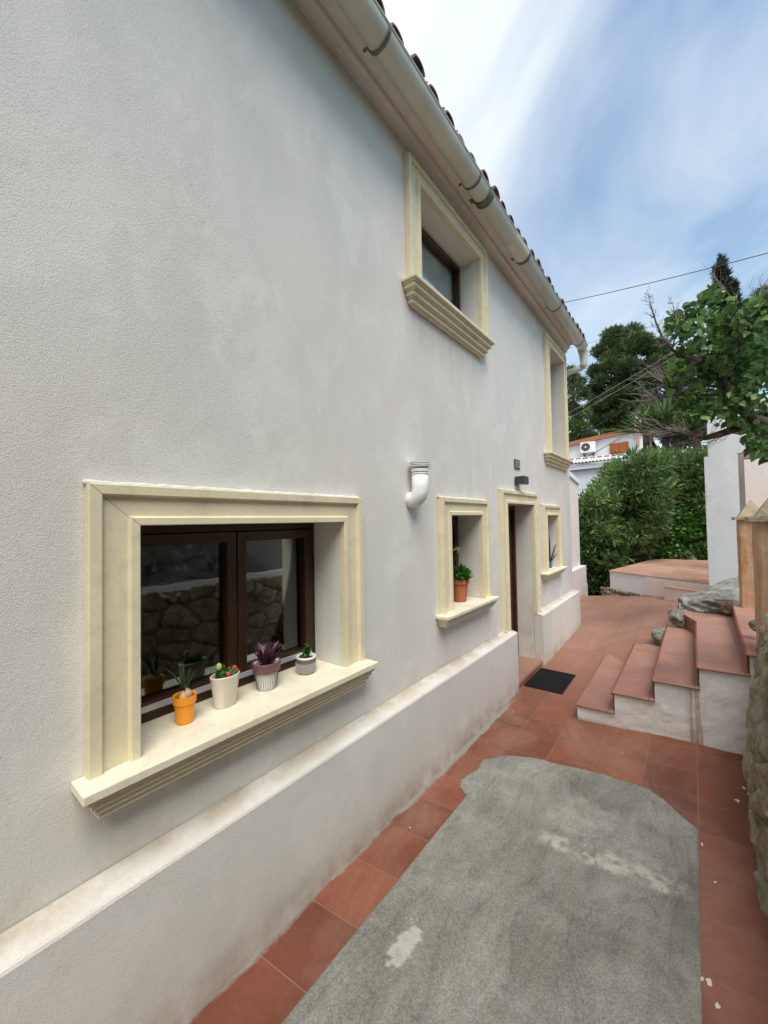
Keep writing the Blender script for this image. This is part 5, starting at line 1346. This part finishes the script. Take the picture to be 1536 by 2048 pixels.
for li, (pts, rad, y) in enumerate(limbs):
    P_ = limb(pts, rad, y); LP.append(P_)
    k0 = len(P_)//3; tw = MB()
    if li in (1, 4, 5, 6, 7, 8, 3, 2):
        for a_, b_ in zip(P_[k0:], P_[k0+1:]): twigs(a_, b_, {1: 6, 2: 3, 3: 4, 4: 4, 5: 3}.get(li, 6), .42 if li not in (4, 5) else .15, 0, tw)
        build('dead_twigs', tw, 'twig', bt, True)
build('trunk', mb, 'bark', bt, True)
random.seed(5)
lc = []
spots = [(1362, 650, 22), (1385, 625, 22), (1410, 612, 24), (1425, 590, 14), (1440, 620, 20), (1378, 680, 28), (1410, 660, 30), (1440, 660, 26), (1365, 715, 14), (1350, 735, 12), (1390, 715, 24), (1425, 705, 28),
         (1355, 745, 14), (1400, 745, 20), (1460, 700, 26), (1470, 745, 26), (1500, 640, 22), (1520, 620, 22), (1540, 610, 26), (1520, 660, 26), (1505, 690, 24), (1540, 690, 30), (1500, 735, 26), (1535, 740, 28),
         (1450, 790, 26), (1480, 800, 26), (1515, 790, 30), (1545, 800, 30), (1430, 815, 20), (1460, 830, 24), (1500, 840, 24), (1535, 850, 24), (1505, 868, 20), (1530, 880, 18), (1385, 800, 14), (1370, 818, 14), (1405, 825, 16),
         (1345, 640, 12), (1500, 760, 24), (1468, 765, 22), (1560, 640, 24), (1345, 770, 12), (1430, 745, 18), (1366, 832, 9), (1395, 790, 14), (1528, 898, 11), (1508, 897, 8), (1535, 908, 8), (1455, 640, 16), (1560, 860, 30)]
for px, py, rp in spots:
    y = TY+random.uniform(-.55, .45); r = rp*y*.80/F_PX; lc.append((tuple(PY(px, py, y)), (r*.95, r*1.6, r*.95), rp))
Cs = []; Ds = []
for c, r, rp in lc:
    C_, D_ = blob_pts(c, r, int(rp*2.5), .1); Cs.append(C_); Ds.append(D_)
leaves('crown', np.concatenate(Cs), .092, 'bigleaf', bt, 'heart', .46, droop=.15, dirs=np.concatenate(Ds)*.6, up=.0)

# ------------------------------------------------------------------ overhead cables
def cable(a, b, sag, label, mat='wire', r=.008, ya=14, yb=12):
    A_, B_ = Vector(PY(a[0], a[1], ya)), Vector(PY(b[0], b[1], yb)); n = 20; pts = []
    for i in range(n+1):
        s = i/n; p = A_.lerp(B_, s); p.z -= sag*4*s*(1-s); pts.append(p)
    mb = MB(); mb.tube(pts, r, 6); o = build('overhead_cable', mb, mat, None, True); tag(o, label, 'cable', 'overhead cables')
cable((1075, 616), (1640, 478), .05, 'topmost overhead cable crossing the sky from the roof to the cypress', r=.007, ya=10, yb=9)
cable((1075, 712), (1640, 555), .05, 'second overhead cable passing behind the gutter elbow below the topmost one', r=.0045, ya=12, yb=11)
cable((1060, 868), (1440, 648), .05, 'upper pale cable of the sloping pair in front of the pines', 'wirelight', .006, 14, 12)
cable((1060, 880), (1440, 658), .05, 'lower pale cable of the sloping pair in front of the pines', 'wirelight', .006, 14, 12)
cable((1060, 925), (1440, 705), .05, 'dark sloping cable just under the pale pair', 'wire', .008, 14, 12)
cable((1165, 919), (1440, 745), .05, 'cable running from the far parapet up across the shutter', 'wire', .007, 17.5, 12)
cable((1168, 917), (1440, 762), .04, 'lowest cable running from the far parapet across the flue pipe', 'wire', .007, 17.5, 12)
